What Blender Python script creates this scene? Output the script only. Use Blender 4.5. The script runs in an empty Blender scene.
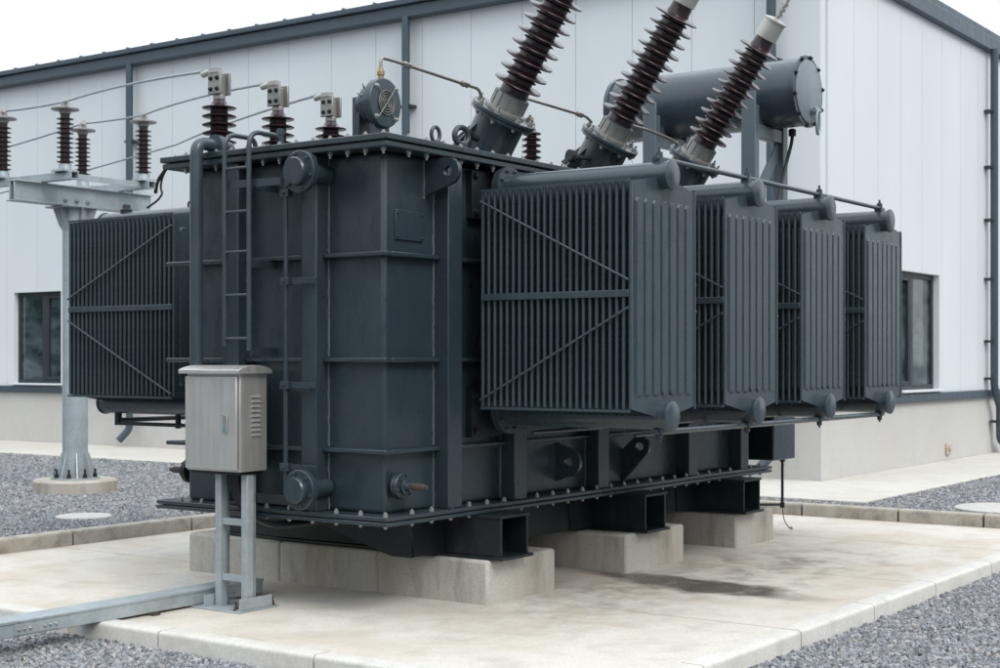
import bpy, bmesh, math, random
from mathutils import Vector, Matrix
random.seed(7)
R = math.radians
scene = bpy.context.scene
COL = scene.collection
PI = math.pi

# ------------------------------------------------------------------ materials
def nodes_of(name):
    m = bpy.data.materials.new(name); m.use_nodes = True
    nt = m.node_tree; nt.nodes.clear()
    out = nt.nodes.new('ShaderNodeOutputMaterial')
    b = nt.nodes.new('ShaderNodeBsdfPrincipled')
    nt.links.new(b.outputs['BSDF'], out.inputs['Surface'])
    tc = nt.nodes.new('ShaderNodeTexCoord')
    return m, nt, b, tc

def noise(nt, vec, scale, detail=4, rough=.55, stretch=None, dist=0.0):
    if stretch:
        mp = nt.nodes.new('ShaderNodeMapping'); mp.inputs['Scale'].default_value = stretch
        nt.links.new(vec, mp.inputs['Vector']); vec = mp.outputs['Vector']
    n = nt.nodes.new('ShaderNodeTexNoise')
    n.inputs['Scale'].default_value = scale; n.inputs['Detail'].default_value = detail
    n.inputs['Roughness'].default_value = rough; n.inputs['Distortion'].default_value = dist
    nt.links.new(vec, n.inputs['Vector'])
    return n.outputs['Fac']

def ramp(nt, fac, stops):
    r = nt.nodes.new('ShaderNodeValToRGB')
    el = r.color_ramp.elements
    while len(el) < len(stops): el.new(.5)
    for e, (p, c) in zip(el, stops):
        e.position = p; e.color = (c, c, c, 1) if isinstance(c, (int, float)) else (*c, 1)
    nt.links.new(fac, r.inputs['Fac'])
    return r.outputs['Color']

def mixc(nt, fac, a, b, mode='MIX'):
    m = nt.nodes.new('ShaderNodeMix'); m.data_type = 'RGBA'; m.blend_type = mode
    for sock, v in ((m.inputs[0], fac), (m.inputs[6], a), (m.inputs[7], b)):
        if isinstance(v, (int, float)): sock.default_value = v
        elif isinstance(v, tuple): sock.default_value = (*v, 1)
        else: nt.links.new(v, sock)
    return m.outputs[2]

def bump(nt, b, h, strength, dist=.01):
    bp = nt.nodes.new('ShaderNodeBump'); bp.inputs['Strength'].default_value = strength
    bp.inputs['Distance'].default_value = dist
    nt.links.new(h, bp.inputs['Height']); nt.links.new(bp.outputs['Normal'], b.inputs['Normal'])

def paint(name, col, rough=.42, var=.12, spec=.5, dust=.0, peel=.06):
    m, nt, b, tc = nodes_of(name)
    v = tc.outputs['Object']
    n1 = noise(nt, v, 2.3, 5, .6); n2 = noise(nt, v, 11, 4, .6, (1, 1, .5))
    f = ramp(nt, n1, [(.3, 0), (.7, 1)])
    c = mixc(nt, f, tuple(x*(1-var) for x in col), tuple(x*(1+var) for x in col))
    if dust:
        f2 = ramp(nt, n2, [(.5, 0), (.78, dust)])
        c = mixc(nt, f2, c, (.20, .20, .19))
    nt.links.new(c, b.inputs['Base Color'])
    rr = ramp(nt, n2, [(.25, max(.05, rough-.09)), (.75, rough+.1)])
    nt.links.new(rr, b.inputs['Roughness'])
    b.inputs['Specular IOR Level'].default_value = spec
    if peel: bump(nt, b, noise(nt, v, 60, 3), peel, .004)
    return m

def metal(name, col, rough=.4, metallic=1.0, spangle=0, var=.15, streak=None):
    m, nt, b, tc = nodes_of(name)
    v = tc.outputs['Object']
    n1 = noise(nt, v, 5, 5, .6)
    c = mixc(nt, ramp(nt, n1, [(.3, 0), (.7, 1)]), tuple(x*(1-var) for x in col), tuple(min(1, x*(1+var)) for x in col))
    if spangle:
        vo = nt.nodes.new('ShaderNodeTexVoronoi'); vo.inputs['Scale'].default_value = spangle
        nt.links.new(v, vo.inputs['Vector'])
        s = nt.nodes.new('ShaderNodeSeparateColor'); nt.links.new(vo.outputs['Color'], s.inputs['Color'])
        c = mixc(nt, .05, c, s.outputs['Red'], 'OVERLAY')
    nt.links.new(c, b.inputs['Base Color'])
    b.inputs['Metallic'].default_value = metallic
    n2 = noise(nt, v, 30, 4, .6, streak or (1, 1, 1))
    nt.links.new(ramp(nt, n2, [(.2, max(.04, rough-.1)), (.8, rough+.12)]), b.inputs['Roughness'])
    bump(nt, b, n2, .05, .002)
    return m

def plain(name, col, rough=.6, metallic=0.0, spec=.5):
    m, nt, b, tc = nodes_of(name)
    n = noise(nt, tc.outputs['Object'], 8, 4)
    c = mixc(nt, ramp(nt, n, [(.3, 0), (.7, 1)]), tuple(x*.85 for x in col), tuple(min(1, x*1.12) for x in col))
    nt.links.new(c, b.inputs['Base Color'])
    b.inputs['Roughness'].default_value = rough; b.inputs['Metallic'].default_value = metallic
    b.inputs['Specular IOR Level'].default_value = spec
    return m

def concrete(name, col, warm=(.36, .31, .25), dark=(.16, .15, .14), warm_amt=.5, dark_amt=.5, streak=None, pores=.5, puddle=False, scale=1.0, joints=None):
    m, nt, b, tc = nodes_of(name)
    v = tc.outputs['Object']
    big = noise(nt, v, .9*scale, 6, .62, streak, .6); mid = noise(nt, v, 3.2*scale, 6, .65, streak, .3)
    fine = noise(nt, v, 55, 5, .65); grit = noise(nt, v, 260, 2, .6)
    c = mixc(nt, ramp(nt, fine, [(.3, 0), (.7, 1)]), tuple(x*.86 for x in col), tuple(min(.9, x*1.10) for x in col))
    c = mixc(nt, ramp(nt, noise(nt, v, 17*scale, 6, .7), [(.5, 0), (.75, .32)]), c, tuple(x*.62 for x in col))
    c = mixc(nt, ramp(nt, big, [(.43, 0), (.63, warm_amt)]), c, warm)
    c = mixc(nt, ramp(nt, mid, [(.49, 0), (.68, dark_amt)]), c, dark)
    po = nt.nodes.new('ShaderNodeTexVoronoi'); po.inputs['Scale'].default_value = 26
    nt.links.new(v, po.inputs['Vector'])
    pf = ramp(nt, po.outputs['Distance'], [(.05, pores), (.13, 0)])
    gate = ramp(nt, noise(nt, v, 9, 2), [(.52, 0), (.6, 1)])
    pm = nt.nodes.new('ShaderNodeMath'); pm.operation = 'MULTIPLY'
    nt.links.new(pf, pm.inputs[0]); nt.links.new(gate, pm.inputs[1])
    c = mixc(nt, pm.outputs[0], c, (.10, .10, .095))
    rough = .85
    if puddle:
        # damp oil stain: an elongated patch on the slab beside the middle plinth
        def patch(cx, cy, sx, sy, rot, edge):
            mp = nt.nodes.new('ShaderNodeMapping'); mp.vector_type = 'TEXTURE'
            mp.inputs['Location'].default_value = (cx, cy, 0); mp.inputs['Rotation'].default_value = (0, 0, R(rot))
            mp.inputs['Scale'].default_value = (sx, sy, 1)
            wob = nt.nodes.new('ShaderNodeTexNoise'); wob.inputs['Scale'].default_value = 2.6; wob.inputs['Detail'].default_value = 5
            nt.links.new(v, wob.inputs['Vector'])
            ad = nt.nodes.new('ShaderNodeMixRGB'); ad.blend_type = 'LINEAR_LIGHT'; ad.inputs['Fac'].default_value = .28
            nt.links.new(v, ad.inputs['Color1']); nt.links.new(wob.outputs['Color'], ad.inputs['Color2'])
            nt.links.new(ad.outputs['Color'], mp.inputs['Vector'])
            sep = nt.nodes.new('ShaderNodeSeparateXYZ'); nt.links.new(mp.outputs['Vector'], sep.inputs['Vector'])
            cb = nt.nodes.new('ShaderNodeCombineXYZ'); nt.links.new(sep.outputs['X'], cb.inputs['X']); nt.links.new(sep.outputs['Y'], cb.inputs['Y'])
            ln = nt.nodes.new('ShaderNodeVectorMath'); ln.operation = 'LENGTH'; nt.links.new(cb.outputs['Vector'], ln.inputs[0])
            return ramp(nt, ln.outputs['Value'], [(edge, 1), (1.0, 0)])
        p1 = patch(9.46, 5.0, .33, 1.12, -9, .62)
        p2 = patch(10.7, 4.9, 1.7, 1.0, -8, .0)
        soft = nt.nodes.new('ShaderNodeMath'); soft.operation = 'MULTIPLY'
        nt.links.new(p2, soft.inputs[0]); nt.links.new(ramp(nt, mid, [(.42, 0), (.62, .75)]), soft.inputs[1])
        c = mixc(nt, soft.outputs[0], c, (.17, .145, .115))
        k = nt.nodes.new('ShaderNodeMath'); k.operation = 'MULTIPLY'
        nt.links.new(p1, k.inputs[0]); nt.links.new(ramp(nt, fine, [(.30, .6), (.58, 1.0)]), k.inputs[1])
        k2 = nt.nodes.new('ShaderNodeMath'); k2.operation = 'MULTIPLY'; nt.links.new(k.outputs[0], k2.inputs[0]); nt.links.new(ramp(nt, noise(nt, v, 4.5, 7, .72), [(.30, .45), (.48, 1)]), k2.inputs[1])
        c = mixc(nt, k2.outputs[0], c, (.046, .040, .032))
        rr = mixc(nt, p1, (.85,)*3, (.42,)*3); nt.links.new(rr, b.inputs['Roughness'])
        # drip marks and dirt under the machine
        p3 = patch(8.7, 5.2, 2.0, .95, 6, .05)
        s3 = nt.nodes.new('ShaderNodeMath'); s3.operation = 'MULTIPLY'
        nt.links.new(p3, s3.inputs[0]); nt.links.new(ramp(nt, noise(nt, v, 5, 6, .7), [(.40, 0), (.66, .75)]), s3.inputs[1])
        c = mixc(nt, s3.outputs[0], c, (.20, .165, .125))
    else:
        b.inputs['Roughness'].default_value = rough
    nt.links.new(c, b.inputs['Base Color'])
    b.inputs['Specular IOR Level'].default_value = .3
    hm = nt.nodes.new('ShaderNodeMath'); hm.operation = 'ADD'
    nt.links.new(fine, hm.inputs[0]); nt.links.new(grit, hm.inputs[1])
    bump(nt, b, hm.outputs[0], .25, .006)
    return m

SL = (.0225, .0365, .0455)
M = {}
M['tank'] = paint('slate_paint', SL, .30, .08, .6, .015, .03)
M['fin'] = paint('radiator_paint', (.0365, .054, .065), .28, .08, .6, .015, .03)
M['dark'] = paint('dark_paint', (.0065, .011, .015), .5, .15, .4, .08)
M['grey'] = paint('mid_grey_paint', (.037, .053, .066), .28, .12, .5, .06)
M['trim'] = paint('building_trim_paint', (.042, .067, .090), .4, .08, .5)
M['galv'] = metal('galvanised_steel', (.37, .42, .445), .46, .42, 40)
M['galv_dark'] = metal('weathered_galvanised_steel', (.30, .35, .38), .5, .7, 22)
M['stainless'] = metal('brushed_stainless', (.58, .57, .55), .42, .8, 0, .06, (1, 1, .06))
M['bolt'] = metal('zinc_bolt', (.40, .41, .40), .42, .8)
M['black_bolt'] = plain('black_bolt', (.012, .012, .013), .5)
M['rust'] = plain('rusty_bolt', (.055, .036, .028), .8)
M['alu'] = metal('cast_aluminium', (.29, .288, .272), .5, .6)
M['cap'] = metal('aged_aluminium', (.42, .41, .385), .48, .55)
M['brass'] = metal('brass', (.36, .26, .13), .4, .9)
M['copper'] = metal('steel_tube', (.34, .315, .27), .4, .9)
M['wire'] = metal('stranded_wire', (.32, .35, .38), .5, .7)
M['cable'] = plain('black_rubber', (.008, .008, .009), .55)
M['weld'] = paint('weld_bead', (.085, .10, .11), .34, .4, .6)

def porcelain():
    m, nt, b, tc = nodes_of('brown_porcelain')
    n = noise(nt, tc.outputs['Object'], 9, 4)
    c = mixc(nt, ramp(nt, n, [(.3, 0), (.7, 1)]), (.019, .0095, .011), (.033, .017, .020))
    nt.links.new(c, b.inputs['Base Color'])
    b.inputs['Roughness'].default_value = .27
    b.inputs['Specular IOR Level'].default_value = .42
    b.inputs['Coat Weight'].default_value = .12; b.inputs['Coat Roughness'].default_value = .12
    return m
M['porc'] = porcelain()

def white_panel():
    m, nt, b, tc = nodes_of('white_sheet_panel')
    v = tc.outputs['Object']
    n = noise(nt, v, .7, 4, .5, (1, 1, .3)); n2 = noise(nt, v, 6, 4, .6, (1, 1, .12))
    c = mixc(nt, ramp(nt, n, [(.3, 0), (.7, 1)]), (.60, .645, .67), (.66, .70, .725))
    c = mixc(nt, ramp(nt, n2, [(.55, 0), (.85, .12)]), c, (.5, .54, .57))
    nt.links.new(c, b.inputs['Base Color'])
    b.inputs['Roughness'].default_value = .5
    bump(nt, b, n2, .03, .01)
    return m
M['panel'] = white_panel()

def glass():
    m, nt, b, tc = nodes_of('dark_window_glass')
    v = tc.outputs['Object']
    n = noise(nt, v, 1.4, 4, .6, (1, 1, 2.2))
    c = mixc(nt, ramp(nt, n, [(.38, 0), (.62, 1)]), (.014, .026, .032), (.075, .105, .115))  # lighter teal patches put a painted reflection into the base colour
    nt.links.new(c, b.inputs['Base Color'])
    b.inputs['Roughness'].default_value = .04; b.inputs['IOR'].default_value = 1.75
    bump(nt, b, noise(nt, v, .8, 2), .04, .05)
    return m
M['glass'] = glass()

M['pad'] = concrete('pad_concrete', (.585, .56, .51), (.49, .425, .345), (.38, .345, .295), .7, .5, None, .12, True)
M['kerb'] = concrete('kerb_concrete', (.60, .59, .56), (.50, .46, .40), (.38, .365, .335), .4, .4, None, .15, False, 1.6)
M['kerb_old'] = concrete('weathered_kerb_concrete', (.43, .405, .355), (.31, .265, .205), (.14, .13, .118), .6, .6, None, .25, False, 2.2)
M['plinth'] = concrete('plinth_concrete', (.46, .445, .405), (.36, .305, .235), (.21, .195, .17), .7, .6, (1, 1, .28), .95, False, 1.7)
M['render'] = concrete('wall_base_render', (.53, .525, .51), (.47, .45, .42), (.44, .43, .41), .4, .3, None, .1, False, .8)
M['path'] = concrete('path_concrete', (.56, .545, .50), (.48, .44, .38), (.40, .375, .335), .4, .35, None, .1)
M['disc'] = concrete('cover_concrete', (.50, .49, .465), (.40, .37, .33), (.35, .34, .32), .25, .3, None, .25, False, 2)
M['seal'] = plain('joint_sealant', (.045, .044, .042), .9)

def gravel_ground():
    m, nt, b, tc = nodes_of('gravel_bed')
    v = tc.outputs['Object']
    vo = nt.nodes.new('ShaderNodeTexVoronoi'); vo.inputs['Scale'].default_value = 28
    nt.links.new(v, vo.inputs['Vector'])
    s = nt.nodes.new('ShaderNodeSeparateColor'); nt.links.new(vo.outputs['Color'], s.inputs['Color'])
    c = ramp(nt, s.outputs['Red'], [(0, (.06, .065, .075)), (.5, (.12, .13, .145)), (1, (.22, .23, .25))])
    nt.links.new(c, b.inputs['Base Color']); b.inputs['Roughness'].default_value = .9
    inv = nt.nodes.new('ShaderNodeMath'); inv.operation = 'SUBTRACT'; inv.inputs[0].default_value = 1
    nt.links.new(vo.outputs['Distance'], inv.inputs[1])
    bump(nt, b, inv.outputs[0], .8, .03)
    return m
M['bed'] = gravel_ground()

def stone():
    m, nt, b, tc = nodes_of('granite_chip')
    oi = nt.nodes.new('ShaderNodeObjectInfo')
    c = ramp(nt, oi.outputs['Random'], [(0, (.11, .118, .13)), (.25, (.18, .19, .208)), (.6, (.255, .268, .286)), (.9, (.36, .37, .385)), (.975, (.46, .455, .44)), (.99, (.40, .34, .28)), (1, (.40, .32, .25))])
    n = noise(nt, tc.outputs['Object'], 2.2, 3)
    c = mixc(nt, ramp(nt, n, [(.3, 0), (.7, .4)]), c, (.14, .148, .16))
    nt.links.new(c, b.inputs['Base Color']); b.inputs['Roughness'].default_value = .75
    return m
M['stone'] = stone()

# ------------------------------------------------------------------ mesh builder
class MB:
    def __init__(s): s.bm = bmesh.new()
    def box(s, x0, x1, y0, y1, z0, z1):
        v = [s.bm.verts.new((x, y, z)) for x in (x0, x1) for y in (y0, y1) for z in (z0, z1)]
        for f in ((0,1,3,2),(4,6,7,5),(0,4,5,1),(2,3,7,6),(0,2,6,4),(1,5,7,3)): s.bm.faces.new([v[i] for i in f])
        return s
    def beam(s, p, q, w, h, up=(0,0,1)):
        p, q = Vector(p), Vector(q); d = (q-p).normalized(); up = Vector(up)
        a = d.cross(up).normalized(); u = a.cross(d).normalized()
        v = [s.bm.verts.new(e + a*(sx*w/2) + u*(sz*h/2)) for e in (p, q) for sx in (-1, 1) for sz in (-1, 1)]
        for f in ((0,1,3,2),(4,6,7,5),(0,4,5,1),(2,3,7,6),(0,2,6,4),(1,5,7,3)): s.bm.faces.new([v[i] for i in f])
        return s
    def ring(s, c, a, u, r, n):
        return [s.bm.verts.new(c + a*(r*math.cos(2*PI*i/n)) + u*(r*math.sin(2*PI*i/n))) for i in range(n)]
    def lathe(s, prof, o=(0,0,0), axis=(0,0,1), n=28, caps=True):
        o = Vector(o); ax = Vector(axis).normalized()
        a = ax.orthogonal().normalized(); u = ax.cross(a)
        prev = None; first = None
        for t, r in prof:
            cur = s.ring(o + ax*t, a, u, max(r, 1e-4), n)
            if prev:
                for i in range(n): s.bm.faces.new((prev[i], prev[(i+1) % n], cur[(i+1) % n], cur[i]))
            else: first = cur
            prev = cur
        if caps:
            s.bm.faces.new(list(reversed(first))); s.bm.faces.new(prev)
        return s
    def cyl(s, p, q, r, n=20, r2=None):
        p, q = Vector(p), Vector(q); L = (q-p).length
        return s.lathe([(0, r), (L, r if r2 is None else r2)], p, q-p, n)
    def tube(s, pts, r, n=10, bend=0.0, k=5):
        P = [Vector(p) for p in pts]
        if bend:
            Q = [P[0]]
            for i in range(1, len(P)-1):
                a, b, c = P[i-1], P[i], P[i+1]
                l = min(bend, (a-b).length*.49, (c-b).length*.49)
                s0 = b + (a-b).normalized()*l; s1 = b + (c-b).normalized()*l
                for j in range(k+1):
                    t = j/k; Q.append(s0*(1-t)**2 + b*(2*t*(1-t)) + s1*t*t)
            Q.append(P[-1]); P = Q
        T = []
        for i in range(len(P)):
            d = (P[min(i+1, len(P)-1)] - P[max(i-1, 0)]); T.append(d.normalized())
        a = T[0].orthogonal().normalized(); prev = None; first = None
        for p, t in zip(P, T):
            a = (a - t*a.dot(t)).normalized(); u = t.cross(a)
            cur = s.ring(p, a, u, r, n)
            if prev:
                for i in range(n): s.bm.faces.new((prev[i], prev[(i+1) % n], cur[(i+1) % n], cur[i]))
            else: first = cur
            prev = cur
        s.bm.faces.new(list(reversed(first))); s.bm.faces.new(prev)
        return s
    def prism(s, pts, vec):
        vec = Vector(vec); A = [s.bm.verts.new(p) for p in pts]; B = [s.bm.verts.new(Vector(p)+vec) for p in pts]
        n = len(A); s.bm.faces.new(A); s.bm.faces.new(list(reversed(B)))
        for i in range(n): s.bm.faces.new((A[i], B[i], B[(i+1) % n], A[(i+1) % n]))
        return s
    def plate_hole(s, outer, hole, vec):
        """outer and hole: equal-length loops (matching order) -> plate with a through hole"""
        vec = Vector(vec); n = len(outer)
        loops = [[s.bm.verts.new(Vector(p)+o) for p in L] for L in (outer, hole) for o in (Vector(), vec)]
        oa, ob, ha, hb = loops
        for i in range(n):
            j = (i+1) % n
            s.bm.faces.new((oa[i], oa[j], ha[j], ha[i])); s.bm.faces.new((ob[j], ob[i], hb[i], hb[j]))
            s.bm.faces.new((oa[j], oa[i], ob[i], ob[j])); s.bm.faces.new((ha[i], ha[j], hb[j], hb[i]))
        return s
    def torus(s, c, axis, r, t, n=24, m=8, sy=1.0):
        c = Vector(c); ax = Vector(axis).normalized()
        u = Vector((0,0,1)) if abs(ax.z) < .9 else Vector((1,0,0))
        a = u.cross(ax).normalized(); u = ax.cross(a)
        rings = []
        for i in range(n):
            th = 2*PI*i/n; d = a*math.cos(th) + u*math.sin(th)*sy
            rad = (a*math.cos(th) + u*math.sin(th)).normalized()
            rings.append([s.bm.verts.new(c + d*r + rad*(t*math.cos(2*PI*j/m)) + ax*(t*math.sin(2*PI*j/m))) for j in range(m)])
        for i in range(n):
            A, B = rings[i], rings[(i+1) % n]
            for j in range(m): s.bm.faces.new((A[j], B[j], B[(j+1) % m], A[(j+1) % m]))
        return s

def link(o, parent=None):
    COL.objects.link(o)
    if parent is not None: o.parent = parent
    return o

ORG = Vector((0, 0, 0))          # world point that mesh coordinates are measured from
def mesh(name, mb, mat, parent=None, bevel=0.0, seg=2, loc=None, org=None, angle=32):
    me = bpy.data.meshes.new(name)
    bm = mb.bm
    o_ = ORG if org is None else Vector(org)
    if o_.length: bmesh.ops.translate(bm, verts=bm.verts, vec=-o_)
    bmesh.ops.recalc_face_normals(bm, faces=bm.faces)
    bm.to_mesh(me); bm.free()
    me.materials.append(M[mat] if isinstance(mat, str) else mat)
    me.shade_smooth(); me.set_sharp_from_angle(angle=R(angle))
    o = bpy.data.objects.new(name, me)
    if loc is not None: o.location = loc
    if bevel:
        bv = o.modifiers.new('Bevel', 'BEVEL'); bv.width = bevel; bv.segments = seg
        bv.limit_method = 'ANGLE'; bv.angle_limit = R(40); bv.use_clamp_overlap = True
        bv.harden_normals = False
    return link(o, parent)

def empty(name, loc, parent=None):
    o = bpy.data.objects.new(name, None); o.location = loc; o.empty_display_size = .2
    return link(o, parent)

def tag(o, label=None, cat=None, group=None, kind=None):
    if label: o['label'] = label
    if cat: o['category'] = cat
    if group: o['group'] = group
    if kind: o['kind'] = kind
    return o

def clone(o, parent, loc=None, kids=True):
    c = o.copy(); link(c, parent)
    if loc is not None: c.location = loc
    if kids:
        for ch in list(o.children): clone(ch, c)
    return c

def hexbolt(mb, p, axis, r=.011, h=.012, shank=.02):
    p = Vector(p); ax = Vector(axis).normalized()
    mb.lathe([(0, r*1.35), (.003, r*1.35)], p, ax, 12)
    mb.lathe([(.003, r), (.003+h, r), (.004+h, r*.8)], p, ax, 6)
    if shank: mb.lathe([(h+.004, r*.5), (h+shank, r*.5)], p, ax, 8)
    return mb

# ------------------------------------------------------------------ world, sun, camera
SUN_EL, SUN_AZ = 44.0, 248.0        # direction the light comes from (azimuth from +X, counter-clockwise)
def make_world():
    w = bpy.data.worlds.new('World'); scene.world = w; w.use_nodes = True
    nt = w.node_tree; nt.nodes.clear()
    out = nt.nodes.new('ShaderNodeOutputWorld'); bg = nt.nodes.new('ShaderNodeBackground')
    nt.links.new(bg.outputs[0], out.inputs[0])
    sky = nt.nodes.new('ShaderNodeTexSky'); sky.sky_type = 'NISHITA'; sky.sun_disc = False
    sky.sun_elevation = R(SUN_EL); sky.sun_rotation = R(90-SUN_AZ)
    sky.air_density = 1.0; sky.dust_density = 4.0
    # overcast veil: an even layer of cloud in front of most of the clear sky
    tc = nt.nodes.new('ShaderNodeTexCoord')
    cl = noise(nt, tc.outputs['Generated'], 3.0, 6, .55, (1, 1, 3))
    veil = ramp(nt, cl, [(.3, (8.2, 8.8, 9.4)), (.7, (9.9, 10.4, 10.9))])
    # an overcast sky is brighter overhead than at the horizon
    sep = nt.nodes.new('ShaderNodeSeparateXYZ'); nt.links.new(tc.outputs['Generated'], sep.inputs['Vector'])
    gr = nt.nodes.new('ShaderNodeMapRange'); nt.links.new(sep.outputs['Z'], gr.inputs['Value'])
    for k, v in (('From Min', 0), ('From Max', 1), ('To Min', .52), ('To Max', 1.42)): gr.inputs[k].default_value = v
    veil = mixc(nt, 1.0, veil, gr.outputs['Result'], 'MULTIPLY')
    c = mixc(nt, .93, sky.outputs['Color'], veil)
    nt.links.new(c, bg.inputs['Color']); bg.inputs['Strength'].default_value = .12
make_world()
sd = bpy.data.lights.new('sun', 'SUN'); sd.energy = 1.1; sd.angle = R(24); sd.color = (1.0, .95, .88)
so = bpy.data.objects.new('sun', sd); link(so)
d = Vector((math.cos(R(SUN_EL))*math.cos(R(SUN_AZ)), math.cos(R(SUN_EL))*math.sin(R(SUN_AZ)), math.sin(R(SUN_EL))))
so.rotation_euler = d.to_track_quat('Z', 'Y').to_euler(); so.location = (0, 0, 30)

cd = bpy.data.cameras.new('camera'); co = bpy.data.objects.new('camera', cd); link(co)
cd.sensor_width = 36; cd.lens = 36*1.485; cd.shift_y = .026; cd.clip_end = 2000; cd.clip_start = .1
co.location = (0, 0, 1.6); co.rotation_euler = (R(90), 0, R(35.263-90))
cd.dof.use_dof = True; cd.dof.focus_distance = 9.8; cd.dof.aperture_fstop = 5.0
scene.camera = co
vs = scene.view_settings
vs.view_transform = 'Standard'; vs.look = 'None'; vs.exposure = .5; vs.gamma = 1; vs.use_curve_mapping = False

# ------------------------------------------------------------------ ground, pad, kerbs, path
def ground_z(x, y):
    t = (x + y - 17.0)/2.4; t = max(0, min(1, t)); t = t*t*(3-2*t)
    return -.085 + .145*t
def sstep(a): return a

def build_ground():
    mb = MB(); xs = [-400, -120, -40, -10] + [i*.5 for i in range(-10, 71)] + [45, 70, 140, 400]
    ys = [-400, -120, -40, -12] + [i*.5 for i in range(-14, 71)] + [45, 70, 140, 400]
    g = [[mb.bm.verts.new((x, y, ground_z(x, y)-.03 if not (5.98 < x < 14.3 and 3.7 < y < 10.45) else -.25)) for y in ys] for x in xs]
    for i in range(len(xs)-1):
        for j in range(len(ys)-1): mb.bm.faces.new((g[i][j], g[i+1][j], g[i+1][j+1], g[i][j+1]))
    o = mesh('ground', mb, 'bed'); tag(o, kind='structure')
build_ground()

PX0, PX1, PY0, PY1 = 6.06, 14.25, 3.72, 10.42
mb = MB()
cuts = [PX0, 8.2, 10.45, 12.6, PX1]
for a, b_ in zip(cuts[:-1], cuts[1:]): mb.box(a+.006, b_-.006, PY0, PY1, -.2, 0)

o = mesh('concrete_pad', mb, 'pad'); tag(o, kind='structure')
mb = MB(); mb.box(PX0+.02, PX1-.02, PY0+.02, PY1-.02, -.22, -.02); o = mesh('pad_bed', mb, 'seal'); tag(o, kind='structure')

def kerb(name, axis, joints, c0, c1, z0, z1, mat, skip=(), gap=.006):
    """a run of kerb blocks with open joints between them"""
    mb = MB(); g = gap
    for i, (a, b_) in enumerate(zip(joints[:-1], joints[1:])):
        if i in skip: continue
        r_ = .024; pr = [(c0, z0), (c1, z0)] + [(c1-r_+r_*math.sin(t), z1-r_+r_*math.cos(t)) for t in (PI/2, PI*.36, PI/4, PI*.12, 0)] + [(c0+r_-r_*math.sin(t), z1-r_+r_*math.cos(t)) for t in (0, PI*.12, PI/4, PI*.36, PI/2)]
        if axis == 'y': mb.prism([(c, a+g, z) for c, z in pr], (0, b_-a-2*g, 0))
        else: mb.prism([(a+g, c, z) for c, z in pr], (b_-a-2*g, 0, 0))
    o = mesh(name, mb, mat, angle=40); tag(o, kind='structure'); return o
kerb('kerb', 'y', [3.6, 4.15, 5.42, 6.64, 7.38, 7.62, 8.85, 10.1, 11.3, 12.5], 5.93, 6.08, -.25, .015, 'kerb', (3+1,))
kerb('kerb', 'x', [6.09, 6.9, 8.12, 9.27, 10.45, 11.75, 12.95, 14.1, 15.3, 16.5, 17.7], 3.58, 3.735, -.25, .015, 'kerb')
kerb('kerb', 'x', [4.4, 5.6, 6.9, 8.35, 9.72, 11.0, 12.2, 13.4, 14.25], 10.42, 10.56, -.2, .125, 'kerb_old', (), .011)
kerb('kerb', 'y', [1.9, 3.1, 4.42, 5.26, 6.28, 7.3, 8.3, 9.3, 10.41], 14.25, 14.39, -.2, .125, 'kerb_old', (), .011)
# dark mortar bed inside the kerb runs, seen only through the open joints
for c in ((5.95, 6.058, 3.7, 7.36, -.2, -.002), (6.2, 17.6, 3.602, 3.712, -.2, -.002), (4.5, 14.2, 10.44, 10.54, -.15, .10), (14.272, 14.37, 2.0, 10.3, -.15, .10)):
    mb = MB(); mb.box(*c); o = mesh('kerb_bed', mb, 'seal'); tag(o, kind='structure')

mb = MB(); ys = [6.0] + [7.45+2.4*i for i in range(14)]
mb.box(15.22, 17.5, 7.456, 45, -.1, .085)
mb.prism([(15.22, 7.444, -.1), (15.22, 6.0, -.1), (16.0, 6.0, -.1), (17.49, 7.444, -.1)], (0, 0, .185))
mb.prism([(16.012, 6.0, -.1), (45, 6.0, -.1), (45, 7.45, -.1), (17.5, 7.45, -.1)], (0, 0, .185))
o = mesh('path', mb, 'path', bevel=.012); tag(o, kind='structure')

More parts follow.
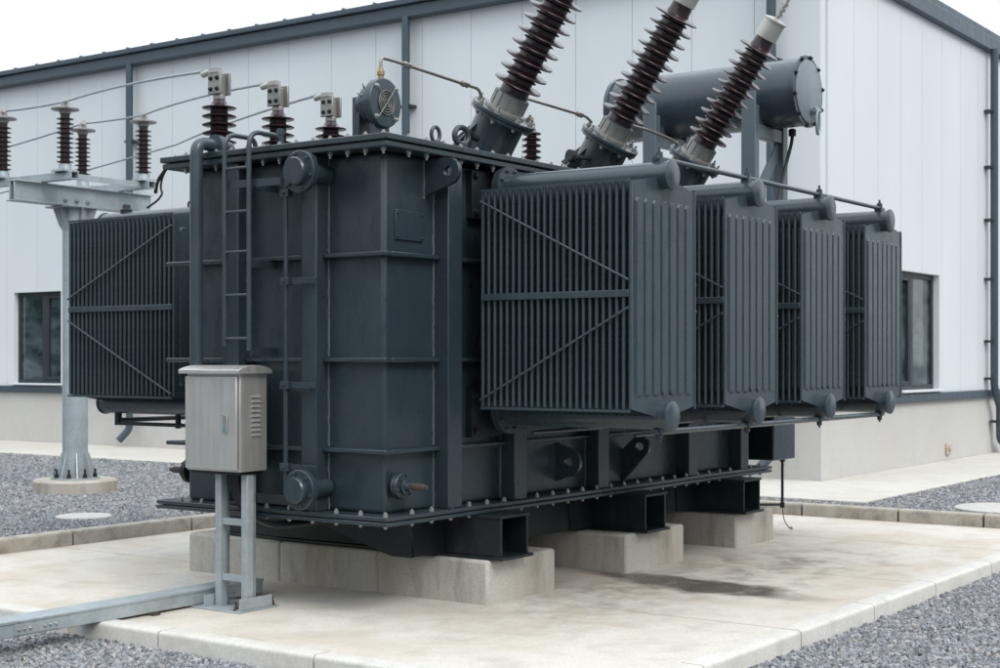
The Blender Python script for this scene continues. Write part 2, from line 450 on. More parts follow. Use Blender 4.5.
# ------------------------------------------------------------------ gravel (nobody could count it)
def build_gravel():
    mb = MB(); bm = mb.bm
    dl = bm.faces.layers.float.new('dens'); sl = bm.faces.layers.float.new('size')
    def patch(x0, x1, y0, y1, step, dens, size, skip=None):
        nx, ny = max(1, round((x1-x0)/step)), max(1, round((y1-y0)/step))
        g = [[bm.verts.new((x0+(x1-x0)*i/nx, y0+(y1-y0)*j/ny, ground_z(x0+(x1-x0)*i/nx, y0+(y1-y0)*j/ny)-.012)) for j in range(ny+1)] for i in range(nx+1)]
        for i in range(nx):
            for j in range(ny):
                cx, cy = x0+(x1-x0)*(i+.5)/nx, y0+(y1-y0)*(j+.5)/ny
                if skip and skip(cx, cy): continue
                f = bm.faces.new((g[i][j], g[i+1][j], g[i+1][j+1], g[i][j+1]))
                D, S = dens, size
                if callable(dens): D = dens(cx, cy)
                if callable(size): S = size(cx, cy)
                f[dl] = D; f[sl] = S
    cosA, sinA = math.cos(R(35.263)), math.sin(R(35.263))
    dep = lambda x, y: x*cosA + y*sinA
    side = lambda x, y: abs(x*sinA - y*cosA)/max(.1, dep(x, y))
    vis = lambda x, y: side(x, y) > .40 or dep(x, y) < 6.9
    siz = lambda x, y: .0150 + max(0, min(1, (dep(x, y)-9)/12))*.008
    den = lambda x, y: 2300 - max(0, min(1, (dep(x, y)-9)/12))*1450
    patch(3.6, 5.92, 3.3, 11.0, .2, den, siz, vis)
    patch(5.92, 17.5, .6, 3.57, .2, den, siz, vis)
    disc1 = lambda x, y: vis(x, y) or math.hypot(x-9.52, y-11.72) < .2
    disc2 = lambda x, y: vis(x, y) or math.hypot(x-15.45, y-4.55) < .42
    patch(4.0, 15.2, 10.57, 24.0, .25, den, siz, disc1)
    patch(14.4, 15.2, 5.9, 10.57, .2, den, siz, vis)
    patch(14.4, 30.0, -1.0, 5.98, .25, den, siz, disc2)
    o = mesh('gravel', mb, 'stone'); tag(o, 'loose blue grey crushed stone gravel around the concrete pad', 'gravel', kind='stuff')
    ng = bpy.data.node_groups.new('gravel_scatter', 'GeometryNodeTree')
    ng.interface.new_socket('Geometry', in_out='INPUT', socket_type='NodeSocketGeometry')
    ng.interface.new_socket('Geometry', in_out='OUTPUT', socket_type='NodeSocketGeometry')
    N = ng.nodes; L = ng.links
    gi = N.new('NodeGroupInput'); go = N.new('NodeGroupOutput')
    dp = N.new('GeometryNodeDistributePointsOnFaces'); dp.distribute_method = 'RANDOM'
    na = N.new('GeometryNodeInputNamedAttribute'); na.data_type = 'FLOAT'; na.inputs['Name'].default_value = 'dens'
    L.new(gi.outputs[0], dp.inputs['Mesh']); L.new(na.outputs['Attribute'], dp.inputs['Density'])
    ns = N.new('GeometryNodeInputNamedAttribute'); ns.data_type = 'FLOAT'; ns.inputs['Name'].default_value = 'size'
    g2i = N.new('GeometryNodeGeometryToInstance')
    for k in range(5):
        ico = N.new('GeometryNodeMeshIcoSphere'); ico.inputs['Radius'].default_value = 1; ico.inputs['Subdivisions'].default_value = 2
        sp = N.new('GeometryNodeSetPosition'); nz = N.new('ShaderNodeTexNoise'); nz.noise_dimensions = '4D'
        nz.inputs['W'].default_value = k*7.3; nz.inputs['Scale'].default_value = .85; nz.inputs['Detail'].default_value = 1
        vm = N.new('ShaderNodeVectorMath'); vm.operation = 'SUBTRACT'; vm.inputs[1].default_value = (.5, .5, .5)
        vs_ = N.new('ShaderNodeVectorMath'); vs_.operation = 'SCALE'; vs_.inputs['Scale'].default_value = 2.2
        L.new(nz.outputs['Color'], vm.inputs[0]); L.new(vm.outputs[0], vs_.inputs[0])
        L.new(ico.outputs['Mesh'], sp.inputs['Geometry']); L.new(vs_.outputs[0], sp.inputs['Offset'])
        # crush: snap coordinates so the chip gets flat faces
        pos = N.new('GeometryNodeInputPosition'); sn = N.new('ShaderNodeVectorMath'); sn.operation = 'SNAP'; sn.inputs[1].default_value = (.45, .38, .52)
        sp2 = N.new('GeometryNodeSetPosition'); mx = N.new('ShaderNodeMix'); mx.data_type = 'VECTOR'; mx.inputs[0].default_value = .55
        L.new(pos.outputs[0], sn.inputs[0]); L.new(pos.outputs[0], mx.inputs[4]); L.new(sn.outputs[0], mx.inputs[5])
        L.new(sp.outputs[0], sp2.inputs['Geometry']); L.new(mx.outputs[1], sp2.inputs['Position'])
        sh = N.new('GeometryNodeSetShadeSmooth'); sh.inputs['Shade Smooth'].default_value = False
        sm = N.new('GeometryNodeSetMaterial'); sm.inputs['Material'].default_value = M['stone']
        L.new(sp2.outputs[0], sh.inputs['Geometry']); L.new(sh.outputs[0], sm.inputs['Geometry'])
        L.new(sm.outputs[0], g2i.inputs[0])
    io = N.new('GeometryNodeInstanceOnPoints'); io.inputs['Pick Instance'].default_value = True
    L.new(dp.outputs['Points'], io.inputs['Points']); L.new(g2i.outputs[0], io.inputs['Instance'])
    rr = N.new('FunctionNodeRandomValue'); rr.data_type = 'FLOAT_VECTOR'; rr.inputs[0].default_value = (0, 0, 0); rr.inputs[1].default_value = (6.28, 6.28, 6.28)
    L.new(rr.outputs[0], io.inputs['Rotation'])
    rs = N.new('FunctionNodeRandomValue'); rs.data_type = 'FLOAT_VECTOR'; rs.inputs[0].default_value = (.42, .42, .4); rs.inputs[1].default_value = (1.6, 1.4, 1.1); rs.inputs['Seed'].default_value = 4
    sc = N.new('ShaderNodeVectorMath'); sc.operation = 'SCALE'
    L.new(rs.outputs[0], sc.inputs[0]); L.new(ns.outputs['Attribute'], sc.inputs['Scale']); L.new(sc.outputs[0], io.inputs['Scale'])
    L.new(io.outputs[0], go.inputs[0])
    md = o.modifiers.new('scatter', 'NODES'); md.node_group = ng
build_gravel()

# round concrete covers in the gravel
mb = MB(); mb.lathe([(-.1, .27), (.012, .27), (.02, .26)], (9.52, 11.72, .06), (0, 0, 1), 40)
o = mesh('concrete_cover', mb, 'disc'); tag(o, 'small flat round concrete cover in the left gravel in front of the steel column', 'cover')
mb = MB(); mb.lathe([(-.1, .52), (.02, .52), (.03, .50)], (15.45, 4.55, .06), (0, 0, 1), 48)
o = mesh('concrete_cover', mb, 'disc'); tag(o, 'large flat round concrete cover behind the far kerb at the right edge', 'cover')

# ------------------------------------------------------------------ building
BX, BY, GZ = 17.5, 7.45, .06
def build_building():
    global ORG
    ORG = Vector((BX, BY, GZ))
    root = empty('industrial_building', ORG)
    tag(root, 'long white sheet clad industrial hall with dark trim and grey rendered base', 'building')
    WZ0, WZ1 = 1.14, 2.86
    wins_f = [(22.16, 23.52), (29.5, 30.9)]; wins_g = [(20.2, 21.85), (31.0, 32.6)]
    mb = MB()
    def clad(axis, lo, hi, pitch, wins, off, th, top):
        a = lo
        while a < hi:
            b_ = min(a+pitch, hi)
            cs = sorted([a, b_] + [e for w in wins for e in w if a < e < b_])
            for u0, u1 in zip(cs[:-1], cs[1:]):
                g0 = .0035 if abs(u0-a) < 1e-6 else 0; g1 = .0035 if abs(u1-b_) < 1e-6 else 0
                inw = any(w[0]-1e-6 <= u0 and u1 <= w[1]+1e-6 for w in wins)
                for z0, z1 in ([(1.12, WZ0), (WZ1, top)] if inw else [(1.12, top)]):
                    if axis == 'y': mb.box(off, off+th, u0+g0, u1-g1, z0, z1)
                    else: mb.box(u0+g0, u1-g1, off, off+th, z0, z1)
            a = b_
    clad('y', BY, 45, .905, wins_f, BX-.02, .18, 6.75)
    clad('x', BX+.001+.16, 45, .86, wins_g, BY-.02, .18, 6.62)
    wall = mesh('wall', mb, 'panel', root)
    mb = MB(); mb.box(BX+.165, 44.9, BY+.165, 44.9, .0, 6.6)
    # dark liner behind the panel gaps, cut back at the windows by the frames themselves
    mesh('inner_wall', mb, plain('liner', (.22, .24, .26), .8), root)
    mb = MB(); mb.box(BX, 45, BY, 45, -.2, .995)
    mesh('wall_base', mb, 'render', root)
    mb = MB()
    mb.box(BX-.07, BX+.02, BY-.07, 45, 1.0, 1.115); mb.box(BX+.021, 45, BY-.07, BY+.02, 1.0, 1.115)
    mesh('base_flashing', mb, 'trim', root, .01)
    mb = MB()
    mb.box(BX-.20, BX+.1, BY-.2, 45, 6.72, 6.90); mb.box(BX-.26, BX+.1, BY-.26, 45, 6.905, 6.99)
    mb.box(BX+.105, 45, BY-.12, BY+.1, 6.58, 6.80)
    mesh('eave_trim', mb, 'trim', root, .012)
    mb = MB(); mb.box(BX-.1, 45, BY-.05, 45, 6.83, 6.94)
    y = BY+.3
    while y < 45:
        mb.box(BX-.22, BX+.5, y-.02, y+.02, 6.985, 7.025); y += .62
    mesh('roof', mb, 'trim', root, .008)
    def window(axis, u0, u1, off, split, sgn=1):
        f = MB(); t = .075; d0, d1 = off, off+.07
        bx = (lambda a, b_, z0, z1, e0=0, e1=0: f.box(d0+e0, d1+e1, a, b_, z0, z1)) if axis == 'y' else (lambda a, b_, z0, z1, e0=0, e1=0: f.box(a, b_, d0+e0, d1+e1, z0, z1))
        z0, z1 = WZ0+.03, WZ1
        bx(u0, u1, z0, z0+t); bx(u0, u1, z1-t, z1); bx(u0, u0+t, z0+t, z1-t); bx(u1-t, u1, z0+t, z1-t)
        bx(split-.06, split+.06, z0+t, z1-t, -.02, 0)
        # sash of the opening half
        a, b_ = (u0+t, split-.06)
        for (p, q, r0, r1) in ((a, b_, z0+t, z0+t+.05), (a, b_, z1-t-.05, z1-t), (a, a+.05, z0+t+.05, z1-t-.05), (b_-.05, b_, z0+t+.05, z1-t-.05)):
            bx(p, q, r0, r1, -.015, -.01)
        fr = mesh('window', f, 'dark_frame', root, .006)
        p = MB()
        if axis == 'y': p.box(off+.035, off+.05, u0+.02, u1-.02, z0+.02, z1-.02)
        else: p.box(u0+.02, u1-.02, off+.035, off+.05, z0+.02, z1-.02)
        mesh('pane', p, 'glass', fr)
        s = MB()
        if axis == 'y': s.box(off-.17, off+.01, u0-.02, u1+.02, WZ0-.002, WZ0+.03)
        else: s.box(u0-.02, u1+.02, off-.17, off+.01, WZ0-.002, WZ0+.03)
        mesh('sill', s, 'panel', fr, .006)
    M['dark_frame'] = paint('window_frame_paint', (.022, .030, .038), .45, .08)
    window('y', 22.16, 23.52, BX+.07, 22.72)
    window('x', 20.2, 21.85, BY+.07, 20.86)
    def downpipe(pts, clips, r, square=False):
        mb = MB(); mb.tube(pts, r, 14, .08)
        o = mesh('downpipe', mb, 'trim', root)
        e = Vector(pts[-1]); dv = (e-Vector(pts[-2])).normalized(); c = MB(); c.cyl(e+dv*.0005, e+dv*.003, r*.86, 14); mesh('mouth_shade_disc', c, 'cable', o)  # black end disc painted in for the shade inside the open pipe
        for (x, y, z, ax) in clips:
            c = MB()
            if ax == 'x': c.box(x-.01, BX-.021, y-r-.03, y+r+.06, z-.02, z+.02)
            else: c.box(x-r-.06, x+r+.03, y-.01, BY-.021, z-.02, z+.02)
            mesh('clip', c, 'dark_frame', o)
    for y in (20.13, 13.98, 8.05):
        x = BX-.17
        downpipe([(x, y, 6.75), (x, y, .40), (x-.13, y+.13, .20)], [(x, y, z, 'x') for z in (5.4, 3.2, 1.5)], .062)
    y = BY-.15
    downpipe([(24.1, y, 6.6), (24.1, y, 1.16), (24.4, y, .84), (24.4, y, .32), (24.75, y, .17)], [(24.1, y, z, 'y') for z in (5.6, 4.7, 3.85, 2.9, 1.9, 1.3)] + [(24.4, y, .6, 'y')], .062)
    mb = MB(); mb.box(22.17, 22.33, BY-.04, BY-.001, .17, .34); mb.cyl((22.25, BY-.04, .26), (22.25, BY-.07, .26), .035)
    mesh('outlet_box', mb, plain('beige_plastic', (.52, .42, .32), .6), root, .01)
    ORG = Vector((0, 0, 0))
build_building()

# ------------------------------------------------------------------ concrete plinths
def plinth(x0, x1, label):
    R0 = Vector(((x0+x1)/2, 7.05, 0))
    mb = MB(); cuts = [5.65, 6.59, 7.5, 8.45]
    for a, b_ in zip(cuts[:-1], cuts[1:]): mb.box(x0, x1, a+(.003 if a > 5.7 else 0), b_-(.003 if b_ < 8.4 else 0), -.05, .29)
    mb.box(x0+.01, x1-.01, 5.66, 8.44, -.05, .28)
    o = mesh('concrete_plinth', mb, 'plinth', bevel=.02, seg=2, org=R0, loc=R0)
    tag(o, label, 'plinth', 'concrete plinths under the transformer')
plinth(7.85, 8.66, 'weathered concrete plinth under the near end of the transformer behind the cabinet posts')
plinth(9.63, 10.54, 'middle concrete plinth next to the dark oil stain on the pad')
plinth(11.47, 12.22, 'farthest concrete plinth under the end of the transformer with the hanging conduit')

# ------------------------------------------------------------------ transformer
TX0, TX1, TY0, TY1 = 7.1, 12.25, 5.9, 7.65
TR = Vector((9.7, 6.8, .29))
def build_transformer():
    global ORG
    ORG = TR
    root = empty('power_transformer', TR)
    tag(root, 'large dark slate grey oil filled power transformer with finned radiators and ribbed brown bushings', 'transformer')
    def P(p): return Vector(p) - TR
    # ---- tank
    mb = MB(); mb.box(TX0, TX1, TY0, TY1, .64, 2.9)
    tank = mesh('tank', mb, 'tank', root, .028, 3)
    # stiffener columns
    fx = [7.60, 8.35, 9.45, 10.87, 11.83]
    def col(x0, x1, y0, y1):
        c = MB(); c.box(x0, x1, y0, y1, .642, 2.898); mesh('stiffener', c, 'tank', tank, .006)
    for y0, y1 in ((6.36, 6.49), (7.05, 7.19)): col(TX0-.115, TX0+.004, y0, y1)
    for x in fx: col(x, x+.15, TY0-.12, TY0+.004)
    for x in fx: col(x, x+.15, TY1-.004, TY1+.12)
    for y0, y1 in ((6.36, 6.49), (7.05, 7.19)): col(TX1-.004, TX1+.115, y0, y1)
    # horizontal ribs
    for z in (1.03, 1.60, 2.26):
        r_ = MB()
        r_.box(TX0-.055, TX0+.01, TY0-.055, 6.358, z-.014, z+.014); r_.box(TX0-.055, TX0+.01, 6.492, 7.048, z-.014, z+.014); r_.box(TX0-.055, TX0+.01, 7.192, TY1+.16, z-.014, z+.014)
        e = [TX0+.011] + [v for x in fx for v in (x-.002, x+.152)] + [TX1]
        for a, b_ in zip(e[0::2], e[1::2]): r_.box(a, b_, TY0-.055, TY0+.01, z-.014, z+.014); r_.box(a, b_, TY1-.01, TY1+.1, z-.014, z+.014)
        mesh('rib', r_, 'tank', tank, .006)
    # weld beads
    def weld(p, q):
        w = MB(); p, q = Vector(p), Vector(q); n = max(2, int((q-p).length/.02)); pts = []
        for i in range(n+1): pts.append(p.lerp(q, i/n) + Vector((random.uniform(-.0025, .0025), random.uniform(-.0025, .0025), 0)))
        w.tube(pts, .0075, 6); return w
    for y in (6.355, 7.045):
        for a, b_ in ((.65, 1.01), (1.05, 1.58), (1.62, 2.24), (2.28, 2.89)): mesh('weld_bead', weld((TX0-.002, y, a), (TX0-.002, y, b_)), 'weld', tank)
    for x in (7.594, 8.344, 9.444):
        for a, b_ in ((.65, 1.01), (1.05, 1.58), (1.62, 2.24), (2.28, 2.89)): mesh('weld_bead', weld((x, TY0-.002, a), (x, TY0-.002, b_)), 'weld', tank)
    mesh('weld_bead', weld((TX0+.4-.004, TY0-.002, 2.63), (TX0+.4-.004, TY0-.002, 2.88)), 'weld', tank)
    # blank cover plate
    c = MB(); c.box(7.20, 7.48, TY0-.012, TY0+.002, 2.355, 2.545)
    cp = mesh('blank_plate', c, 'tank', tank, .004)
    bm_ = MB(); hexbolt(bm_, (0, 0, 0), (0, -1, 0), .007, .006, 0)
    pb = mesh('screw', bm_, 'tank', cp, org=(0, 0, 0), loc=P((7.22, TY0-.012, 2.375)))
    for x, z in ((7.46, 2.375), (7.22, 2.525), (7.46, 2.525)): clone(pb, cp, P((x, TY0-.012, z)))
    # ---- lifting lugs
    def lug(x, cy, cz, ra, rh, root_z0, root_z1, th=.035, side=-1):
        """plate standing off the flank: straight root edge, round nose about (cy, cz) with a shackle hole"""
        D = abs(cy - (TY0 if side < 0 else TY1))       # work with u = distance out from the wall
        def tang(pz, sgn):
            du, dz = -D, pz-cz; L = math.hypot(du, dz); al = math.acos(min(1, ra/L))
            return math.atan2(dz, du) + sgn*al
        a1 = tang(root_z1, -1) % (2*PI); a0 = tang(root_z0, 1) % (2*PI)
        if a0 > PI: a0 -= 2*PI
        m_ = 26
        uz = [(0, root_z1)] + [(D+ra*math.cos(a1+(a0-a1)*i/(m_-1)), cz+ra*math.sin(a1+(a0-a1)*i/(m_-1))) for i in range(m_)] + [(0, root_z0)]
        for i in range(1, 9): uz.append((0, root_z0+(root_z1-root_z0)*i/9))
        W = (lambda u, z: (x, TY0-u, z)) if side < 0 else (lambda u, z: (x, TY1+u, z))
        hole = []
        for (u, z) in uz:
            ang = math.atan2(z-cz, u-D); hole.append(W(D+rh*math.cos(ang), cz+rh*math.sin(ang)))
        g = MB(); g.plate_hole([W(u, z) for u, z in uz], hole, (th, 0, 0))
        mesh('lifting_lug', g, 'tank', tank)
    lug(7.5, 5.71, 2.80, .085, .034, 2.65, 2.885)
    lug(11.95, 5.71, 2.80, .085, .034, 2.65, 2.885)
    lug(9.04, 5.79, .86, .10, .035, .72, 1.0)
    lug(9.98, 5.74, .93, .085, .035, .66, .9)
    lug(7.5, TY1+.19, 2.80, .085, .034, 2.65, 2.885, side=1)
    # ---- lid and bottom flange
    LX0, LX1, LY0, LY1 = 6.95, 12.4, 5.76, 7.74
    mb = MB(); mb.box(LX0, LX1, LY0, LY1, 2.901, 2.936); mb.box(LX0-.012, LX1+.012, LY0-.012, LY1+.012, 2.944, 2.982); mb.box(LX0+.03, LX1-.03, LY0+.03, LY1-.03, 2.93, 2.95)
    lid = mesh('lid', mb, 'tank', root, .006)
    mb = MB(); mb.box(LX0, LX1, LY0-.01, LY1+.06, .585, .609); mb.box(LX0, LX1, LY0-.01, LY1+.06, .617, .642); mb.box(LX0+.03, LX1-.03, LY0+.02, LY1+.03, .60, .63)
    flange = mesh('base_flange', mb, 'tank', root, .005)
    bm_ = MB(); hexbolt(bm_, (0, 0, .982), (0, 0, 1), .0155, .017, .012); hexbolt(bm_, (0, 0, .901), (0, 0, -1), .0155, .018, .018); bm_.cyl((0, 0, .895), (0, 0, .99), .007, 8)
    b0 = None
    pos = [(LX0+.06, LY0+.07+.145*i) for i in range(13)] + [(LX0+.10+.18*i, LY0+.05) for i in range(1, 30)]
    for i, (x, y) in enumerate(pos):
        if b0 is None: b0 = mesh('bolt', bm_, 'bolt', lid, org=(0, 0, 0), loc=P((x, y, 2.0)))
        else: clone(b0, lid, P((x, y, 2.0)))
    bm_ = MB(); hexbolt(bm_, (0, 0, .642), (0, 0, 1), .0145, .017, .010); hexbolt(bm_, (0, 0, .585), (0, 0, -1), .013, .014, .008); bm_.cyl((0, 0, .58), (0, 0, .65), .007, 8)
    b0 = None
    pos = [(LX0+.055, LY0+.05+.2*i) for i in range(10)] + [(LX0+.10+.2*i, LY0+.04) for i in range(1, 27)]
    for i, (x, y) in enumerate(pos):
        if b0 is None: b0 = mesh('bolt', bm_, 'bolt', flange, org=(0, 0, 0), loc=P((x, y, 0)))
        else: clone(b0, flange, P((x, y, 0)))
    # ---- underside: belly pan, skid beams, gussets
    mb = MB(); mb.prism([(7.62, 6.15, .584), (7.80, 6.25, .33), (11.85, 6.25, .33), (12.05, 6.15, .584)], (0, 1.35, 0))
    mb.box(7.75, 12.25, 6.05, 6.07, .31, .583)
    mesh('belly_pan', mb, 'dark', root, .02)
    for x in (7.90, 9.79, 11.47):
        b_ = MB(); w = .32; y0, y1 = 5.57, 8.2
        b_.box(x-.02, x+w+.02, y0-.02, y1, .292, .312); b_.box(x-.012, x+w+.012, y0, y1, .563, .583)
        b_.box(x, x+.02, y0+.01, y1, .312, .563); b_.box(x+w-.02, x+w, y0+.01, y1, .312, .563); b_.box(x+.021, x+w-.021, 6.2, 6.22, .313, .562)
        sb = mesh('skid_beam', b_, 'dark', root, .003)
        g = MB(); g.prism([(x+.33, 6.04, .565), (x+.33, 6.04, .315), (x+.42, 6.04, .315), (x+1.0, 6.04, .565)], (0, .03, 0))
        g.prism([(x-.005, 6.04, .565), (x-.005, 6.04, .315), (x-.32, 6.04, .315), (x-.36, 6.04, .565)], (0, .03, 0))
        mesh('gusset', g, 'dark', sb)
    g = MB(); g.prism([(7.56, 6.22, .31), (7.56, 6.80, .47), (7.56, 6.80, .575), (7.56, 6.05, .575), (7.56, 6.05, .31)], (.03, 0, 0))
    mesh('end_gusset', g, 'dark', root)

    # ---- radiators
    RX, RW = 7.84, .82; RC = RX+RW/2; ZT, ZB = 2.69, 1.30; ZPT, ZPB = 2.765, 1.245; PR = .088
    def fin_mesh():
        g = MB(); t = .005
        hexa = [(-RW/2, ZB), (-.10, ZB-.055), (.10, ZB-.055), (RW/2, ZB), (RW/2, ZT), (.10, ZT+.055), (-.10, ZT+.055), (-RW/2, ZT)]
        g.prism([(x, -t/2, z) for x, z in hexa], (0, t, 0))
        for s_ in (-1, 1): g.cyl((s_*RW/2, 0, ZB), (s_*RW/2, 0, ZT), .0115, 10)
        n = 7; w = (RW-.08)/n
        for i in range(n):
            xc = -RW/2+.04+w*(i+.5); hw = w/2-.011
            y0, y1 = -.015, .015
            zt, zb = ZT-.10, ZB+.085
            prof = [(xc-hw, zb+.01), (xc-hw+.02, zb-.012), (xc+hw-.02, zb-.012), (xc+hw, zb+.01), (xc+hw, zt-.01), (xc+hw-.02, zt+.012), (xc-hw+.02, zt+.012), (xc-hw, zt-.01)]
            A = [g.bm.verts.new((x, y0, z)) for x, z in prof]; B = [g.bm.verts.new((x, y1, z)) for x, z in prof]
            m_ = len(prof)
            def inset(L, dy):
                cx = xc; return [g.bm.verts.new((cx+(v.co.x-cx)*.80, v.co.y+dy, (v.co.z-(zt+zb)/2)*.985+(zt+zb)/2)) for v in L]
            # outer rim sits on the plate, inner rim is the raised flute
            A0 = [g.bm.verts.new((x, -t/2+.0005, z)) for x, z in prof]; B0 = [g.bm.verts.new((x, t/2-.0005, z)) for x, z in prof]
            for v in A: v.co.x = xc+(v.co.x-xc)*.88; v.co.z = (v.co.z-(zt+zb)/2)*.985+(zt+zb)/2
            for v in B: v.co.x = xc+(v.co.x-xc)*.88; v.co.z = (v.co.z-(zt+zb)/2)*.985+(zt+zb)/2
            g.bm.faces.new(A); g.bm.faces.new(list(reversed(B)))
            for k in range(m_):
                j = (k+1) % m_
                g.bm.faces.new((A0[k], A0[j], A[j], A[k])); g.bm.faces.new((B0[j], B0[k], B[k], B[j]))
        return g
    fin_data = None
    def radiator(x, y_in, y_out, tank_y, sgn, nind, ntot, fin_dz=0.0, dp=0.0):
        """sgn -1: stands off the right flank (towards -Y); +1: off the left flank"""
        nonlocal fin_data
        xc = x+RW/2
        rad = None
        for z in (ZPT+dp, ZPB):
            g = MB(); yend = y_out+sgn*.07
            g.lathe([(0, PR), (abs(yend-tank_y)-.02, PR), (abs(yend-tank_y)-.02, PR+.008), (abs(yend-tank_y)-.003, PR+.008), (abs(yend-tank_y), PR+.003)], (xc, tank_y, z), (0, sgn, 0), 32)
            g.lathe([(.10, .145), (.125, .145)], (xc, tank_y, z), (0, sgn, 0), 28); g.lathe([(.13, .145), (.155, .145)], (xc, tank_y, z), (0, sgn, 0), 28)
            for k in range(8):
                a = 2*PI*(k+.5)/8; hexbolt(g, (xc+.118*math.cos(a), tank_y+sgn*.155, z+.118*math.sin(a)), (0, sgn, 0), .012, .012, .01)
            if rad is None: rad = mesh('radiator', g, 'fin', root)
            else: mesh('header_pipe', g, 'fin', rad)
            sq = MB(); zp = z-.03 if z > 2 else z+.03
            ya, yb = sorted((tank_y-sgn*.002, tank_y+sgn*.05)); sq.box(xc-.30, xc-.02+.16, ya, yb, zp-.19, zp+.13)
            for dx in (-.26, .1):
                for dz in (-.15, .09): hexbolt(sq, (xc+dx, tank_y+sgn*.05, zp+dz), (0, sgn, 0), .02, .016, .012)
            mesh('mounting_pad', sq, 'dark', rad, .004)
        step = (y_out-y_in)/(ntot-1)
        rest = []
        for i in range(ntot):
            y = y_out-step*i
            if i >= nind: rest.append(y); continue
            if fin_data is None:
                f = mesh('fin', fin_mesh(), 'fin', rad, org=(0, 0, 0), loc=P((xc, y, fin_dz))); fin_data = f.data
            else:
                f = bpy.data.objects.new('fin', fin_data); link(f, rad); f.location = P((xc, y, fin_dz))
        if rest:
            pk = bmesh.new()
            for y in rest:
                pk.from_mesh(fin_data)
                pk.verts.ensure_lookup_table()
                bmesh.ops.translate(pk, verts=pk.verts[-len(fin_data.vertices):], vec=P((xc, y, 0)))
            me = bpy.data.meshes.new('fin_pack'); pk.to_mesh(me); pk.free(); me.materials.append(M['fin'])
            me.shade_smooth(); me.set_sharp_from_angle(angle=R(32))
            fp = bpy.data.objects.new('fin_pack', me); link(fp, rad); fp['kind'] = 'stuff'
        # trims, crossbar and braces on both open sides
        for sx, xe in ((-1, x-.016), (1, x+RW+.016)):
            t = MB(); t.beam((xe, y_in, ZT+.01+fin_dz), (xe, y_out, ZT+.01+fin_dz), .02, .014); mesh('edge_angle', t, 'grey', rad)
            t = MB(); t.beam((xe, y_in, ZB-.012+fin_dz), (xe, y_out, ZB-.012+fin_dz), .024, .016); mesh('edge_angle', t, 'grey', rad)
            c = MB(); c.box(min(xe, xe+sx*.008), max(xe, xe+sx*.008), min(y_in, y_out), max(y_in, y_out), 1.985, 2.028)
            mesh('crossbar', c, 'fin', rad, .003)
            for (za, zb) in ((2.63, 2.09), (1.34, 1.92)):
                b_ = MB(); b_.cyl((xe+sx*.014, y_in, za), (xe+sx*.014, y_out, zb), .0075, 8)
                mesh('brace_rod', b_, 'grey', rad)
        return rad
    yi, yo = 5.68, 4.57
    radiator(RX, yi, yo, TY0, -1, 24, 24)
    for i in range(1, 4): radiator(RX+1.26*i, yi, yo, TY0, -1, 9, 24)
    radiator(RX, 8.60, 9.82, TY1, 1, 25, 25, .022, -.03)
    # rods joining the header ends
    for z, name in ((2.875, 'upper'), (1.145, 'lower')):
        r_ = MB(); r_.cyl((RC-.05, 4.60, z), (RC+1.26*3+.05, 4.60, z), .0165 if z > 2 else .02, 12)
        tr = mesh('tie_rod', r_, 'grey', root)
        for i in range(4):
            c = MB(); x = RC+1.26*i
            if z > 2: c.box(x-.04, x+.04, 4.57, 4.63, 2.84, 2.875); hexbolt(c, (x, 4.60, 2.885), (0, 0, 1), .018, .03, .03); c.cyl((x, 4.6, 2.83), (x, 4.6, 2.91), .024, 10)
            else: c.box(x-.035, x+.035, 4.57, 4.63, 1.14, 1.17); c.cyl((x, 4.6, 1.10), (x, 4.6, 1.18), .02, 10); hexbolt(c, (x, 4.60, 1.13), (0, 0, -1), .018, .03, .02)
            mesh('clamp', c, 'grey', tr)
    r_ = MB(); r_.cyl((8.55, 4.95, 1.10), (12.0, 4.95, 1.10), .012, 8); r_.cyl((8.15, 5.5, 1.12), (12.0, 5.5, 1.12), .014, 8)
    mesh('tie_rod', r_, 'tank', root)
    r_ = MB(); r_.cyl((8.25, 9.72, 1.16), (8.25, 9.72, 1.06), .03, 12); r_.cyl((8.25, 9.72, 1.10), (9.6, 9.72, 1.10), .02, 10); r_.cyl((8.25, 9.0, 1.075), (8.25, 9.72, 1.075), .016, 8); r_.cyl((8.25, 7.9, 1.075), (8.25, 9.0, 1.075), .016, 8)
    r_.cyl((8.25, 9.0, 1.05), (8.25, 9.0, 1.17), .024, 10)
    mesh('drain_rod', r_, 'dark', root)
    e_ = MB(); e_.torus((8.25, 8.85, ZPT+PR-.018), (1, 0, 0), .035, .008, 20, 6); mesh('lifting_eye', e_, 'dark', root)
    e_ = MB(); e_.lathe([(0, .05), (.03, .05), (.04, .035), (.07, .03), (.075, .02)], (8.25, 9.62, ZPT+PR-.04), (0, 0, 1), 16); mesh('vent_plug', e_, 'dark', root)

    # ---- high voltage bushings
    def bushing(x, y, z, tilt, tube_len):
        o_ = Vector((0, 0, 0))
        g = MB()
        g.lathe([(-tube_len, .178), (-.13, .178)], o_, (0, 0, 1), 40)
        g.lathe([(-.135, .205), (-.132, .236), (-.112, .236), (-.110, .225)], o_, (0, 0, 1), 44)
        g.lathe([(-.108, .225), (-.106, .24), (-.086, .24), (-.083, .232), (-.082, .15)], o_, (0, 0, 1), 44)
        for k in (0, 1, 2):          # stiffening webs at the foot
            a = PI/2 + (k-1)*1.25; rd = Vector((math.cos(a), math.sin(a), 0)); tn = Vector((-math.sin(a), math.cos(a), 0))
            g.prism([rd*.17 + Vector((0, 0, -.20)) - tn*.008, rd*.30 + Vector((0, 0, -.46)) - tn*.008, rd*.17 + Vector((0, 0, -.46)) - tn*.008], tn*.016)
        t = mesh('bushing', g, 'tank', root, loc=P((x, y, z)), org=(0, 0, 0)); t.rotation_euler = (R(tilt), 0, 0)
